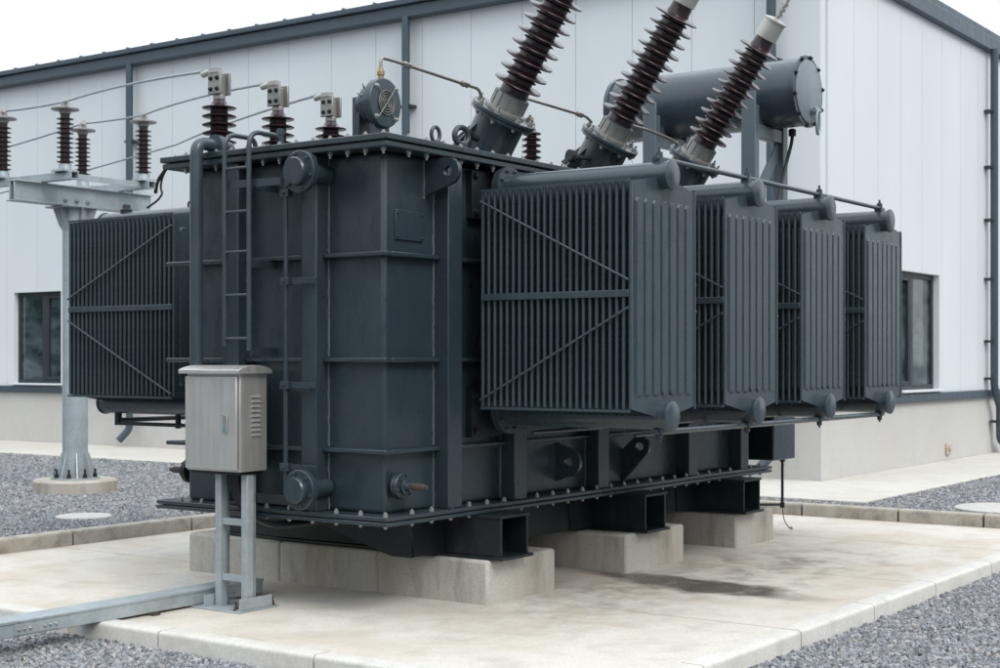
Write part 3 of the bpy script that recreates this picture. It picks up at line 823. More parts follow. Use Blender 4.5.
        c = MB(); c.lathe([(-.081, .15), (-.062, .148), (-.058, .122), (.048, .122), (.05, .117), (.058, .104)], o_, (0, 0, 1), 40)
        for k in range(12):
            a = 2*PI*k/12; c.beam((.124*math.cos(a), .124*math.sin(a), -.05), (.124*math.cos(a), .124*math.sin(a), .045), .012, .010, (math.cos(a), math.sin(a), 0))
        mesh('collar', c, 'alu', t, org=(0, 0, 0))
        # porcelain with alternating large and small sheds
        prof = [(.045, .105), (.10, .102)]
        n = 10; p0, pitch = .135, .0915
        for i in range(n):
            zc = p0+pitch*i
            prof += [(zc-.010, .092), (zc-.011, .118), (zc-.013, .150), (zc-.015, .167), (zc-.012, .174), (zc-.006, .176), (zc-.001, .172), (zc+.002, .158), (zc+.007, .125), (zc+.015, .093)]
            if i < n-1:
                zs = zc+pitch/2
                prof += [(zs-.004, .091), (zs-.006, .104), (zs-.003, .113), (zs+.002, .112), (zs+.007, .102), (zs+.012, .091)]
        top = p0+pitch*(n-1)
        prof += [(top+.035, .085), (top+.095, .08), (top+.11, .08)]
        s_ = MB(); s_.lathe(prof, o_, (0, 0, 1), 48); mesh('ribbed_insulator', s_, 'porc', t, org=(0, 0, 0), angle=50)
        k_ = MB(); k_.lathe([(top+.098, .084), (top+.10, .092), (top+.245, .092), (top+.25, .099), (top+.265, .099), (top+.27, .08), (top+.285, .02)], o_, (0, 0, 1), 36)
        k_.beam((.093, 0, top+.11), (.093, 0, top+.243), .006, .006)
        cap = mesh('top_cap', k_, 'cap', t, org=(0, 0, 0))
        st = MB(); st.cyl((0, 0, top+.265), (0, 0, top+.48), .019, 12); st.cyl((0, 0, top+.5), (0, 0, top+.75), .011, 10)
        for zz in (.305, .35, .395): st.box(-.032, .032, -.016, .016, top+zz, top+zz+.022); hexbolt(st, (.032, 0, top+zz+.011), (1, 0, 0), .01, .01, .01)
        mesh('terminal_stem', st, 'cap', cap, org=(0, 0, 0))
        bb = MB(); hexbolt(bb, (0, 0, 0), (0, 0, 1), .018, .016, .028); hexbolt(bb, (0, 0, -.055), (0, 0, -1), .016, .014, .01)
        b0 = None
        for k in range(8):
            a = 2*PI*(k+.5)/8; p = (.205*math.cos(a), .205*math.sin(a), -.082)
            if b0 is None: b0 = mesh('bolt', bb, 'bolt', t, org=(0, 0, 0), loc=p)
            else: clone(b0, t, p)
        return t
    bushing(8.50, 5.925, 3.405, 32.0, .62)
    bushing(9.90, 5.90, 3.39, 33.5, .62)
    bushing(11.28, 5.89, 3.385, 34.5, .62)

    # ---- low voltage bushings
    def lv(x, y, zb, r, n, pitch, block=True):
        o_ = Vector((x, y, zb))
        g = MB(); g.lathe([(0, r*.95), (.03, r*.95), (.035, r*.62), (.08, r*.62)], o_, (0, 0, 1), 28)
        for k in range(6):
            a = 2*PI*k/6; hexbolt(g, (x+r*.8*math.cos(a), y+r*.8*math.sin(a), zb+.03), (0, 0, 1), .012, .012, .012)
        base = mesh('small_bushing', g, 'tank', root)
        prof = [(.07, r*.6), (.10, r*.55)]
        for i in range(n):
            zc = .12+pitch*i
            prof += [(zc-.012, r*.52), (zc-.010, r*.8), (zc-.004, r*.98), (zc+.002, r), (zc+.008, r*.9), (zc+.016, r*.6), (zc+.026, r*.5)]
        zt = .12+pitch*(n-1)
        prof += [(zt+.035, r*.45), (zt+.06, r*.33)]
        s_ = MB(); s_.lathe(prof, o_, (0, 0, 1), 36); mesh('ribbed_insulator', s_, 'porc', base, angle=50)
        if block:
            z0 = zb+zt+.055
            q = MB(); q.lathe([(0, .042), (.03, .042), (.035, .03), (.06, .03)], (x, y, z0), (0, 0, 1), 16)
            q.box(x-.05, x-.03, y-.062, y+.062, z0+.035, z0+.19); q.box(x+.035, x+.055, y-.062, y+.062, z0+.035, z0+.19); q.box(x-.03, x+.035, y-.03, y+.03, z0+.03, z0+.17)
            tb = mesh('terminal_block', q, 'alu', base, .006)
            for dy in (-.03, .03):
                for dz in (.07, .145):
                    bb = MB(); hexbolt(bb, (x-.05, y+dy, z0+dz), (-1, 0, 0), .012, .01, .012); mesh('bolt', bb, 'black_bolt', tb)
            w = MB(); w.cyl((x-.03, y+.03, z0+.20), (x-.03, y+.13, z0+.185), .022, 12); w.box(x-.055, x-.005, y-.03, y+.05, z0+.185, z0+.215); mesh('wire_clamp', w, 'cap', tb)
        return zb+zt+.055
    for x in (7.25, 7.83, 8.40): lv(x, 7.5, 2.982, .118, 5, .059)
    lv(10.36, 7.0, 2.982, .082, 9, .050, False)
    g = MB(); g.lathe([(0, .03), (.05, .03), (.055, .018), (.10, .018)], (10.36, 7.0, 3.54), (0, 0, 1), 12); mesh('brass_stud', g, 'brass', root)

    # ---- gauge head with fan grille at the near corner
    g = MB(); c = Vector((7.20, 5.98, 3.215))
    g.lathe([(-.012, .115), (-.010, .152), (.0, .157), (.045, .157), (.05, .15)], c + Vector((0, -.0, 0)), (0, 1, 0), 40)
    g.lathe([(.05, .12), (.12, .12), (.125, .10), (.14, .06)], c, (0, 1, 0), 32)
    g.lathe([(.12, .075), (.18, .075), (.19, .06)], c + Vector((0, 0, 0)), (0, 1, 0), 24)
    g.box(c.x-.075, c.x+.075, c.y+.02, c.y+.06, 2.982, c.z-.09); g.box(c.x-.055, c.x+.055, c.y+.16, c.y+.22, 2.982, c.z+.05); g.box(c.x-.10, c.x+.10, c.y+.0, c.y+.24, 2.981, 2.995)
    ga = mesh('gauge_head', g, 'grey', root, .004)
    q = MB()
    for r in (.026, .043, .060, .076): q.torus(c + Vector((0, -.020, 0)), (0, 1, 0), r, .0026, 32, 6)
    for s_ in (-1, 1): q.cyl(c + Vector((-.075, -.022, -.09*s_)), c + Vector((.075, -.022, .09*s_)), .003, 6)
    mesh('fan_grille', q, 'alu', ga)
    q = MB(); q.lathe([(-.016, .077), (-.0135, .077)], c, (0, 1, 0), 32); mesh('grille_dark_disc', q, 'dark', ga)  # flat dark disc in place of a hollow behind the grille
    for sx in (-1, 1):
        for sz in (-1, 1):
            q = MB(); hexbolt(q, c + Vector((sx*.095, -.012, sz*.095)), (0, -1, 0), .012, .012, .012); mesh('bolt', q, 'bolt', ga)
    for k in range(5):
        q = MB(); a = .6+.55*k; hexbolt(q, c + Vector((.12*math.cos(a), .1, .12*math.sin(a))), (math.cos(a), 0, math.sin(a)), .008, .014, .02); mesh('bolt', q, 'bolt', ga)
    q = MB(); q.lathe([(0, .018), (.035, .018), (.038, .024), (.062, .024), (.065, .017), (.085, .015)], c + Vector((0, .03, .14)), (0, 0, 1), 12); mesh('brass_fitting', q, 'brass', ga)
    # tubes between the gauge and the bushing flanges
    def tube_part(pts, r, mat, ferr=()):
        q = MB(); q.tube(pts, r, 10, .06)
        for f, ax in ferr: q.lathe([(-.03, r*1.25), (-.03, r*1.9), (0, r*1.9), (.0, r*1.5), (.02, r*1.5), (.02, r*1.9), (.04, r*1.9)], f, ax, 6)
        return mesh('vent_tube', q, mat, root)
    y = 6.01
    tube_part([(7.20, y, 3.44), (7.20, y, 3.505), (7.33, y, 3.505), (8.30, y+.04, 3.475), (8.34, y+.04, 3.42)], .011, 'copper', [((7.46, y+.005, 3.50), (1, 0, -.03)), ((8.12, y+.03, 3.48), (1, 0, -.03))])
    tube_part([(8.66, 6.06, 3.46), (8.72, 6.06, 3.50), (9.72, 6.06, 3.475), (9.80, 6.06, 3.44)], .011, 'copper', [((8.85, 6.06, 3.495), (1, 0, -.03)), ((9.62, 6.06, 3.478), (1, 0, -.03))])
    tube_part([(10.06, 6.06, 3.46), (10.12, 6.06, 3.50), (10.7, 6.06, 3.49), (11.1, 6.06, 3.46), (11.2, 6.06, 3.43)], .012, 'copper', [((10.25, 6.06, 3.497), (1, 0, -.02))])
    # lifting eyes on the lid
    q = MB(); q.torus((7.53, 5.83, 3.045), (.3, 1, 0), .032, .013, 24, 8, 1.5); q.box(7.49, 7.57, 5.80, 5.86, 2.98, 3.0); mesh('lifting_eye', q, 'tank', root)
    q = MB(); q.torus((8.02, 5.99, 3.11), (.25, 1, 0), .058, .020, 24, 8); q.box(7.985, 8.055, 5.96, 6.02, 2.98, 3.06); mesh('lifting_eye', q, 'tank', root)
    q = MB(); q.cyl((8.10, 6.0, 3.13), (8.22, 6.0, 3.115), .022, 10); hexbolt(q, (8.12, 6.0, 3.128), (1, 0, 0), .03, .02, .02); mesh('sampling_cock', q, 'dark', root)
    q = MB(); q.cyl((9.53, 6.1, 3.155), (9.58, 6.08, 3.15), .05, 18); q.cyl((9.58, 6.08, 3.15), (9.72, 6.03, 3.15), .018, 10)
    q.tube([(9.53, 6.1, 3.13), (9.46, 6.12, 3.08), (9.44, 6.12, 3.02), (9.45, 6.12, 2.98)], .006, 6, .03); mesh('thermometer_dial', q, 'dark', root)
    # ---- hand-hole valves on the near end
    def valve(c, ax, r, stub, spindle=False, mat='tank'):
        c = Vector(c); ax = Vector(ax)
        g = MB(); g.lathe([(-.12-stub, r*.45), (-.03, r*.45)], c, ax, 24); g.lathe([(-.032, r), (-.014, r)], c, ax, 36); g.lathe([(-.011, r), (.006, r), (.010, r*.96)], c, ax, 36)
        if spindle: g.lathe([(.008, r*.6), (.03, r*.6), (.035, r*.42), (.07, r*.40), (.075, r*.2)], c, ax, 24)
        else: g.lathe([(.009, r*.66), (.05, r*.66), (.062, r*.60)], c, ax, 32)
        v = mesh('valve', g, mat, root)
        a = ax.orthogonal().normalized(); u = ax.cross(a)
        for k in range(6):
            t = 2*PI*(k+.5)/6; q = MB(); hexbolt(q, c + (a*math.cos(t)+u*math.sin(t))*r*.83 + ax*.008, ax, .011, .01, .008); mesh('bolt', q, mat, v)
        if spindle:
            q = MB(); q.lathe([(.07, .022), (.16, .022), (.17, .015), (.19, .015)], c, ax, 10); mesh('spindle', q, 'rust', v)
        return v
    valve((6.83, 6.36, 2.775), (-1, 0, 0), .132, .14); valve((6.83, 6.36, .79), (-1, 0, 0), .126, .14)
    valve((7.20, 5.83, .815), (0, -1, 0), .085, -.05, True); valve((7.2, TY1+.09, .83), (0, 1, 0), .085, -.05, True, 'dark')
    q = MB(); q.lathe([(0, .10), (.05, .10), (.06, .09)], (7.3, TY1+.01, 2.62), (0, 1, 0), 28); mesh('hand_hole_cover', q, 'tank', root)
    # ---- large oil pipe at the far side of the near end
    q = MB(); px, py = 6.87, 7.32
    q.tube([(7.10, py, 1.25), (px, py, 1.25), (px, py, 3.04), (7.03, py, 3.04)], .043, 18, .10, 8)
    q.lathe([(0, .075), (.02, .075)], (7.03, py, 3.04), (1, 0, 0), 24); q.lathe([(.024, .075), (.044, .075)], (7.03, py, 3.04), (1, 0, 0), 24)
    q.tube([(7.07, py, 3.04), (7.17, py, 3.04), (7.17, py, 2.975)], .043, 18, .06, 6)
    mesh('oil_pipe', q, 'grey', root)
    # ---- ladder
    la = MB(); lx, ya, yb = 6.85, 7.035, 6.815
    lad = None
    for y in (ya, yb):
        q = MB(); q.tube([(lx, y, 1.66 if y == yb else 1.69), (lx, y, 3.07), (7.12, y, 3.07), (7.14, y, 2.98)], .0165, 12, .10, 7)
        if lad is None: lad = mesh('ladder', q, 'grey', root)
        else: mesh('side_rail', q, 'grey', lad)
    for z in (1.74, 2.02, 2.30, 2.56, 2.84):
        q = MB(); q.cyl((lx, ya, z), (lx, yb, z), .010, 10); mesh('rung', q, 'grey', lad)
    for z in (1.655, 2.22, 2.72):
        q = MB(); q.box(lx+.015, TX0+.0, yb-.006, yb+.006, z-.025, z+.025); mesh('bracket', q, 'tank', lad)
    q = MB(); q.beam((lx+.02, ya, 2.74), (lx+.04, 6.57, 2.735), .012, .05); mesh('bracket', q, 'tank', lad)
    q = MB(); q.cyl((7.14, yb, 2.98), (7.14, yb, 3.12), .024, 10); q.lathe([(.10, .03), (.13, .03)], (7.14, yb, 2.98), (0, 0, 1), 10); mesh('rail_foot', q, 'grey', lad)
    # ---- thin drain line with clamps
    q = MB(); dx, dy = 6.92, 6.56
    q.tube([(7.02, dy-.08, .66), (7.0, dy-.03, .70), (dx, dy, .74), (dx, dy, 2.86), (6.98, dy-.05, 2.93)], .015, 12, .06)
    dl_ = mesh('drain_line', q, 'tank', root)
    for z in (.92, 1.44, 2.10, 2.66):
        q = MB(); q.box(dx-.02, dx+.03, dy-.035, dy+.035, z-.025, z+.025); q.box(dx+.0, dx+.012, dy-.25 if z < 2.5 else dy-.03, dy-.035, z-.02, z+.02); hexbolt(q, (dx-.02, dy-.0, z), (-1, 0, 0), .009, .008, .008); mesh('clamp', q, 'tank', dl_, .002)
    q = MB(); q.box(6.93, 6.945, 6.36, 6.56, 1.405, 1.455); mesh('clamp_plate', q, 'tank', dl_)

    # ---- conservator
    cx, cz, cr = 12.8, 4.07, .312; y0, y1 = 5.58, 7.56
    g = MB(); g.lathe([(0, cr), (y1-y0, cr)], (cx, y0, cz), (0, 1, 0), 56)
    g.lathe([(-.006, cr-.02), (-.004, cr+.018), (.02, cr+.018), (.022, cr)], (cx, y0, cz), (0, 1, 0), 56); g.lathe([(y1-y0-.02, cr+.018), (y1-y0+.02, cr+.018), (y1-y0+.024, cr-.02)], (cx, y0, cz), (0, 1, 0), 56)
    cons = mesh('conservator', g, 'grey', root)
    g = MB(); g.lathe([(0, cr-.022), (.008, cr-.022), (.012, cr-.03)], (cx, y0-.006, cz), (0, -1, 0), 56)
    for k in range(2): pass
    cap = mesh('end_cover', g, paint('end_cover_paint', (.17, .205, .23), .42, .08), cons)
    for k in range(10):
        a = 2*PI*(k+.3)/10; q = MB(); hexbolt(q, (cx+(cr+.004)*math.cos(a), y0-.005, cz+(cr+.004)*math.sin(a)), (0, -1, 0), .018, .014, .012); mesh('bolt', q, 'dark', cons)
    q = MB(); q.cyl((cx+.05, y0-.01, cz-.17), (cx+.05, y0-.07, cz-.17), .04, 14); q.cyl((cx+.0, y0-.06, cz-.17), (cx+.13, y0-.06, cz-.17), .022, 10)
    q.torus((cx+.06, y0-.075, cz-.28), (0, 1, 0), .034, .014, 24, 8, 3.2); mesh('level_valve', q, 'galv_dark', cons)
    for k, fy in enumerate((5.95, 6.98)):
        f = MB(); xa, xb = 12.40, 13.02
        for x in (xa, xb): f.box(x-.05, x+.05, fy-.05, fy+.05, 2.45, cz-cr*.45)
        f.beam((xa+.05, fy, 3.05), (xb-.03, fy, 3.62), .13, .02, (0, 1, 0)); f.box(xa+.05, xb-.05, fy-.04, fy+.04, 3.64, 3.76); f.box(xa-.08, xa-.05, fy-.07, fy+.07, 2.45, cz-cr*.1)
        f.box(TX1-.1, xb+.05, fy-.05, fy+.05, 2.40, 2.50)
        f.prism([(xa+.03, fy-.052, cz-cr*.5), (xa+.03, fy-.052, cz-cr*.98-.05), (xb-.03, fy-.052, cz-cr*.98-.05), (xb-.03, fy-.052, cz-cr*.5)] , (0, .012, 0)) if False else None
        mesh('conservator_stand', f, M.setdefault('stand', paint('stand_paint', (.085, .11, .13), .4, .12)), root, .005)
    q = MB(); q.tube([(12.95, 5.80, cz-cr+.01), (12.95, 5.80, 3.66), (12.88, 5.84, 3.40), (12.62, 5.8, 3.05), (12.4, 5.8, 2.90), (12.3, 5.85, 2.7)], .016, 10, .1); q.lathe([(0, .035), (.06, .035), (.07, .02)], (12.95, 5.80, cz-cr-.06), (0, 0, 1), 10); mesh('hose', q, 'cable', root)
    q = MB(); q.tube([(12.1, 6.25, 3.78), (12.08, 6.2, 3.62), (11.95, 6.1, 3.5), (11.6, 6.05, 3.42), (11.45, 6.02, 3.40)], .014, 10, .1); q.lathe([(0, .03), (.08, .03), (.09, .018)], (12.1, 6.25, 3.70), (0, 0, 1), 10); mesh('hose', q, 'cable', root)
    # ---- far-end marshalling box with conduit
    g = MB(); g.box(12.5, 12.97, 5.78, 6.5, .68, 1.32)
    mbx = mesh('marshalling_box', g, 'grey', root, .01); 
    g = MB(); g.box(12.495, 12.50, 5.80, 6.48, .70, 1.30); mesh('box_door', g, 'dark', mbx)
    g = MB(); g.box(12.2, 12.51, 6.1, 6.2, .9, 1.1); mesh('box_bracket', g, 'dark', mbx)
    q = MB(); q.lathe([(0, .025), (.03, .025)], (12.86, 5.86, .65), (0, 0, 1), 10); q.tube([(12.86, 5.86, .67), (12.86, 5.86, .25), (12.3, 6.2, .27)], .013, 10, .03); q.cyl((12.86, 5.86, .27), (12.86, 5.86, .22), .022, 10)
    q.tube([(12.86, 5.86, .24), (12.87, 5.85, .10), (12.93, 5.82, .02), (13.02, 5.82, .012), (13.08, 5.88, .02)], .0045, 8, .05)
    mesh('conduit', q, 'dark', mbx)
    ORG = Vector((0, 0, 0))
build_transformer()

# ------------------------------------------------------------------ control cabinet
def build_cabinet():
    global ORG
    ORG = Vector((6.81, 6.99, 0))
    root = empty('control_cabinet', ORG)
    tag(root, 'stainless steel control cabinet with louvred side standing on two galvanised posts', 'cabinet')
    x0, x1, y0, y1, z0, z1 = 6.70, 6.94, 6.745, 7.225, .89, 1.525
    g = MB(); g.box(x0, x1, y0, y1, z0, z1); body = mesh('body', g, 'stainless', root, .004)
    g = MB(); g.box(x0-.022, x0-.004, y0+.012, y1-.004, z0+.012, z1-.03); door = mesh('door', g, 'stainless', root, .005)
    g = MB(); g.box(x0-.034, x0-.022, y0+.085, y0+.125, 1.135, 1.255); h = mesh('handle', g, 'alu', door, .010, 3)
    g = MB(); g.box(x0-.036, x0-.033, y0+.092, y0+.118, 1.150, 1.175); mesh('lock', g, plain('teal_plastic', (.05, .22, .24), .4), h, .003)
    g = MB(); ys = (y0-.035, y1+.03)
    n = 8; prof = []
    for i in range(n+1):
        t = i/n; x = x0-.05 + (x1-x0+.065)*t; prof.append((x, z1+.012 + .030*math.sin(PI*min(1, max(0, t)))**.7))
    pts = [(x, ys[0], z) for x, z in prof] + [(prof[-1][0], ys[0], z1-.012), (prof[0][0], ys[0], z1-.012)]
    g.prism(pts, (0, ys[1]-ys[0], 0)); mesh('roof', g, 'stainless', root, .003)
    for i in range(9):
        z = 1.115+.0305*i; g = MB()
        g.prism([(x0+.10, y0-.001, z), (x0+.10, y0-.012, z+.002), (x0+.10, y0-.001, z+.017)], (.075, 0, 0))
        mesh('louvre', g, 'stainless', body)
    g = MB(); g.box(x0+.02, x1-.02, y0+.02, y1-.02, z0-.02, z0+.002); mesh('gland_plate', g, 'dark', body)
    for yc in (7.035, 6.80):
        g = MB(); xa, xb = 6.79, 6.845; w = .026
        s_ = -1 if yc > 6.9 else 1
        g.box(xa, xa+.008, yc-w, yc+w, .012, z0-.001); g.box(xa+.008, xb, yc-w, yc-w+.008, .012, z0-.001); g.box(xa+.008, xb, yc+w-.008, yc+w, .012, z0-.001)
        mesh('leg', g, 'galv', root, .002)
        g = MB(); g.box(6.85, 6.875, yc-.022, yc+.022, .012, z0-.001); mesh('leg', g, 'galv_dark', root, .002)
    for z in (.20, .56):
        g = MB(); g.box(6.80, 6.815, 6.827, 7.008, z-.022, z+.022); mesh('cross_brace', g, 'galv', root, .002)
    g = MB(); g.box(6.87, 6.885, 6.45, 7.06, .685, .745); g.box(6.885, 6.99, 6.45, 6.47, .685, .745); mesh('support_arm', g, 'dark', root, .003)
    g = MB(); g.box(6.68, 7.05, 6.74, 7.22, .001, .012)
    bp = mesh('base_plate', g, 'galv', root, .002)
    g = MB(); g.box(6.71, 7.0, 6.756, 6.763, .0125, .085); g.box(6.71, 7.0, 6.763, 6.80, .0125, .02); mesh('foot_angle', g, 'galv', bp, .002); g = MB(); g.box(6.71, 6.90, 7.075, 7.082, .0125, .085); g.box(6.71, 6.90, 7.082, 7.12, .0125, .02); mesh('foot_angle', g, 'galv', bp, .002)
    bb = MB(); hexbolt(bb, (0, 0, 0), (0, 0, 1), .016, .02, .035); b0 = None
    for p in ((6.72, 6.80), (6.715, 7.18), (7.02, 6.775), (7.02, 7.18)):
        l = Vector((*p, .012)) - ORG
        if b0 is None: b0 = mesh('anchor_bolt', bb, 'rust', bp, org=(0, 0, 0), loc=l)
        else: clone(b0, bp, l)
    ORG = Vector((0, 0, 0))
build_cabinet()

# cables from the cabinet floor to the underside of the tank
for i in range(3):
    g = MB(); y = 6.96-.03*i
    g.tube([(6.83, y, .885), (6.84, y, .76), (6.90, y-.05, .60-.015*i), (6.98, y-.16, .54-.015*i), (7.15, y-.36, .545), (7.45, y-.42, .56)], .017, 10, .1, 6)
    o = mesh('cable', g, 'cable', org=(6.83, y, .885), loc=(6.83, y, .885))
    tag(o, 'black rubber cable dropping out of the cabinet floor towards the tank', 'cable', 'black cables under the cabinet')

# ------------------------------------------------------------------ galvanised cable trunking on the ground
def build_trunking():
    global ORG
    ORG = Vector((5.5, 7.24, .02))
    root = empty('cable_trunking', ORG)
    tag(root, 'galvanised steel cable trunking running over the pad through the kerb gap to the cabinet', 'trunking')
    z0, z1, y0, y1 = .015, .105, 7.16, 7.33
    g = MB(); g.box(2.2, 5.345, y0, y1, z0, z1); g.box(5.35, 7.33, y0, y1, z0, z1); ch = mesh('channel', g, 'galv', root, .004)
    g = MB(); g.box(2.2, 5.346, y0-.006, y1+.006, z1-.012, z1+.005); g.box(5.35, 7.335, y0-.006, y1+.006, z1-.012, z1+.005); mesh('cover', g, 'galv', root, .003)
    for x in (5.48, 7.1):
        g = MB(); g.box(x-.16, x+.16, y0-.005, y0-.0005, z0+.01, z1-.018); sp = mesh('splice_plate', g, 'galv', root, .001)
        for dx in (-.13, -.09, -.05, .05, .09, .13):
            q = MB(); hexbolt(q, (x+dx, y0-.005, .055), (0, -1, 0), .008, .007, .006); mesh('bolt', q, 'bolt', sp)
    for x in (4.3, 6.35):
        g = MB(); g.box(x-.03, x+.03, y0-.04, y1+.04, .0005 if x > 6 else -.09, z0-.0005); mesh('support_strip', g, 'rust', root)
    ORG = Vector((0, 0, 0))
build_trunking()

# ------------------------------------------------------------------ insulator gantry on the left
GCX, GCY = 11.31, 14.08
INS = {'B': (10.80, 13.62), 'D': (11.92, 13.60), 'C': (11.92, 14.70), 'A': (10.80, 14.74)}
ITOP = 4.50
def build_gantry():
    global ORG
    ORG = Vector((GCX, GCY, .06))
    root = empty('insulator_gantry', ORG)
    tag(root, 'galvanised steel column with cross arms carrying brown post insulators on a round footing', 'gantry')
    g = MB(); g.lathe([(-.1, .475), (.13, .475), (.15, .455)], (GCX, GCY, .06), (0, 0, 1), 56); mesh('footing', g, 'plinth', root)
    g = MB(); g.lathe([(0, .145), (3.13, .145)], (GCX, GCY, .235), (0, 0, 1), 40)
    colm = mesh('column', g, 'galv', root)
    g = MB(); g.lathe([(0, .28), (.022, .28)], (GCX, GCY, .211), (0, 0, 1), 40)
    for k in range(8):
        a = 2*PI*k/8+.2; rd = Vector((math.cos(a), math.sin(a), 0)); tn = Vector((-rd.y, rd.x, 0)); c = Vector((GCX, GCY, 0))
        g.prism([c+rd*.14+tn*-.006+Vector((0, 0, .234)), c+rd*.25+tn*-.006+Vector((0, 0, .234)), c+rd*.155+tn*-.006+Vector((0, 0, .52)), c+rd*.14+tn*-.006+Vector((0, 0, .52))], tn*.012)
    bp = mesh('base_plate', g, 'galv', colm)
    for k in range(8):
        a = 2*PI*(k+.5)/8+.2; q = MB(); hexbolt(q, (GCX+.235*math.cos(a), GCY+.235*math.sin(a), .234), (0, 0, 1), .026, .04, .06); mesh('anchor_bolt', q, 'black_bolt', bp)
    g = MB(); g.box(GCX-.26, GCX+.26, GCY-.22, GCY+.22, 3.365, 3.385)
    for k in range(6):
        a = 2*PI*k/6+.2; rd = Vector((math.cos(a), math.sin(a), 0)); tn = Vector((-rd.y, rd.x, 0)); c = Vector((GCX, GCY, 0))
        g.prism([c+rd*.14-tn*.006+Vector((0, 0, 3.364)), c+rd*.25-tn*.006+Vector((0, 0, 3.364)), c+rd*.19-tn*.006+Vector((0, 0, 3.18)), c+rd*.14-tn*.006+Vector((0, 0, 3.10))], tn*.012)
    cp = mesh('cap_plate', g, 'galv', colm, .003)
    # main I beam
    g = MB(); xa, xb = 10.43, 12.42; z0, z1 = 3.387, 3.62
    g.box(xa, xb, GCY-.10, GCY+.10, z0, z0+.014); g.box(xa, xb, GCY-.10, GCY+.10, z1-.014, z1); g.box(xa, xb, GCY-.045, GCY-.033, z0+.014, z1-.014); g.box(xa, xb, GCY+.033, GCY+.045, z0+.014, z1-.014)
    bmn = mesh('main_beam', g, 'galv', root, .003)
    for dx in (-.18, -.02, .14): q = MB(); hexbolt(q, (GCX+dx, GCY-.045, 3.45), (0, -1, 0), .022, .02, .03); mesh('bolt', q, 'galv_dark', bmn)
    for x in (10.80, 11.92):
        g = MB(); g.box(x-.05, x+.05, 13.45, 14.95, 3.622, 3.632); g.box(x-.05, x-.042, 13.45, 14.95, 3.632, 3.70); g.box(x+.042, x+.05, 13.45, 14.95, 3.632, 3.70); g.box(x-.05, x+.05, 13.45, 14.95, 3.70, 3.708)
        mesh('cross_arm', g, 'galv', root, .002)
    for y in (13.60, 14.72):
        g = MB(); g.box(10.852, 11.868, y-.035, y-.028, 3.63, 3.70); g.box(10.852, 11.868, y-.028, y+.04, 3.693, 3.70); mesh('tie_angle', g, 'galv', root, .002)
    for k in ('A', 'B', 'C', 'D'):
        x, y = INS[k]; o_ = Vector((x, y, 3.709))
        g = MB(); g.lathe([(0, .10), (.025, .10), (.03, .075), (.09, .068), (.095, .058)], o_, (0, 0, 1), 24); g.box(x-.11, x+.11, y-.11, y+.11, 3.709, 3.722)
        for sx in (-1, 1):
            for sy in (-1, 1): hexbolt(g, (x+sx*.085, y+sy*.085, 3.722), (0, 0, 1), .014, .014, .012)
        b_ = mesh('post_insulator', g, 'galv', root)
        prof = [(.09, .052)]
        for i in range(10):
            zc = .115+.0535*i; prof += [(zc-.010, .052), (zc-.009, .072), (zc-.003, .094), (zc+.003, .094), (zc+.009, .07), (zc+.016, .052)]
        prof += [(.66, .052)]
        g = MB(); g.lathe(prof, o_, (0, 0, 1), 28); mesh('ribbed_insulator', g, 'porc', b_, angle=50)
        g = MB(); g.lathe([(.655, .062), (.69, .066), (.695, .14), (.70, .155), (.715, .155), (.725, .12), (.74, .03)], o_, (0, 0, 1), 32); mesh('top_plate', g, 'alu', b_)
        dv = Vector((-.5, .86, -.1)) if k in 'BD' else Vector((0, 1, 0))
        g = MB(); g.box(x-.035, x+.035, y-.035, y+.035, 4.44, 4.485)
        a = Vector((3.55, 6.1, 0)).normalized(); 
        for s_ in (-1, 1): g.cyl(Vector((x, y, 4.50))+a*.03*s_, Vector((x, y, 4.50))+a*.11*s_, .026, 12); hexbolt(g, Vector((x, y, 4.52))+a*.06*s_, (0, 0, 1), .012, .01, .01)
        mesh('wire_clamp', g, 'cap', b_)
    ORG = Vector((0, 0, 0))
build_gantry()

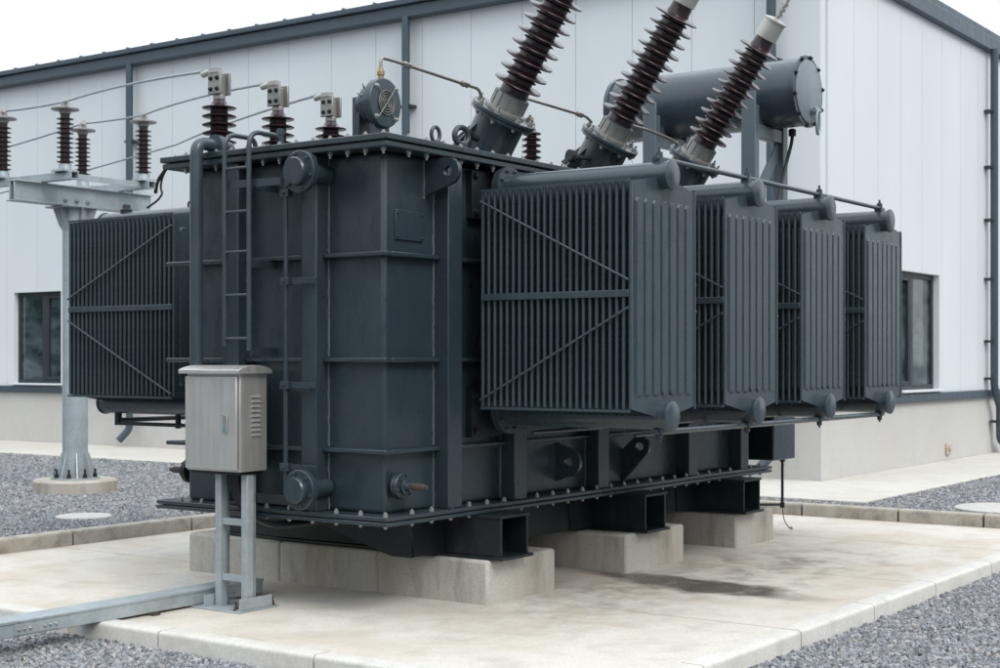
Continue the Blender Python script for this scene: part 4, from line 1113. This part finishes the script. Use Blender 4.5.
def sag(p, q, s, n=14):
    p, q = Vector(p), Vector(q)
    return [p.lerp(q, i/n) - Vector((0, 0, 4*s*(i/n)*(1-i/n))) for i in range(n+1)]
def wire(pts, label, grp='overhead wires'):
    g = MB(); g.tube(pts, .0115, 8); o = mesh('overhead_wire', g, 'wire', org=pts[0], loc=pts[0]); tag(o, label, 'wire', grp)
A_, B_, C_, D_ = (Vector((*INS[k], ITOP)) for k in 'ABCD')
wire(sag((7.22, 7.63, 3.60), B_, -.03) + sag(B_, A_, .01, 4)[1:] + sag(A_, (11.2, 21.5, 4.3), .12, 8)[1:], 'stranded wire from the nearest small bushing to the two front post insulators')
wire(sag((7.80, 7.63, 3.60), D_, -.03) + sag(D_, C_, .01, 4)[1:] + sag(C_, (12.2, 21.5, 4.2), .12, 8)[1:], 'stranded wire from the second small bushing to the two back post insulators')
wire(sag((8.37, 7.63, 3.60), (12.95, 14.15, 4.32), -.03) + sag((12.95, 14.15, 4.32), (13.3, 22.0, 3.7), .05, 8)[1:], 'stranded wire from the third small bushing passing behind the post insulators')
for pts, r, lab in (([(12.2, 13.35, 4.02), (12.2, 13.55, 3.86), (12.2, 13.68, 3.74), (12.25, 13.76, 3.62)], .022, 'dark straight cable lead rising from the end of the gantry beam beside the transformer lid'),
                    ([(12.2, 13.52, 3.88), (12.22, 13.62, 3.77), (12.24, 13.66, 3.66), (12.22, 13.60, 3.60), (12.2, 13.66, 3.52), (12.2, 13.85, 3.44)], .013, 'thin dark cable curling in a loose loop below the end of the gantry beam')):
    g = MB(); g.tube(pts, r, 8, .08); o = mesh('drop_cable', g, 'cable', org=pts[-1], loc=pts[-1]); tag(o, lab, 'cable')

# ------------------------------------------------------------------ far-off wood behind the viewer (it mirrors in the windows and the glossy paint)
def build_wood():
    rnd = random.Random(3); mb = MB(); bm = mb.bm
    az = 82.0
    while az < 342:
        dist = rnd.uniform(40, 56); x, y = dist*math.cos(R(az)), dist*math.sin(R(az)); h = rnd.uniform(8, 13.5)
        mb.lathe([(0, .25), (h*.5, .16)], (x, y, -.1), (0, 0, 1), 7)
        for k in range(rnd.randint(5, 8)):
            c = Vector((x+rnd.uniform(-2.4, 2.4), y+rnd.uniform(-2.4, 2.4), h*rnd.uniform(.22, .86))); r = rnd.uniform(1.3, 2.4)
            n0 = len(bm.verts)
            g = bmesh.ops.create_icosphere(bm, subdivisions=2, radius=r, matrix=Matrix.Translation(c))
            for v in g['verts']: v.co = c + (v.co-c)*rnd.uniform(.72, 1.22)
        az += rnd.uniform(2.2, 4.2)
    M['leaf'] = plain('dark_foliage', (.030, .050, .022), .8)
    o = mesh('woodland', mb, 'leaf', angle=1); tag(o, 'dark green wood of broadleaf trees beyond the yard, mirrored in the hall windows', 'woodland', kind='stuff')
build_wood()
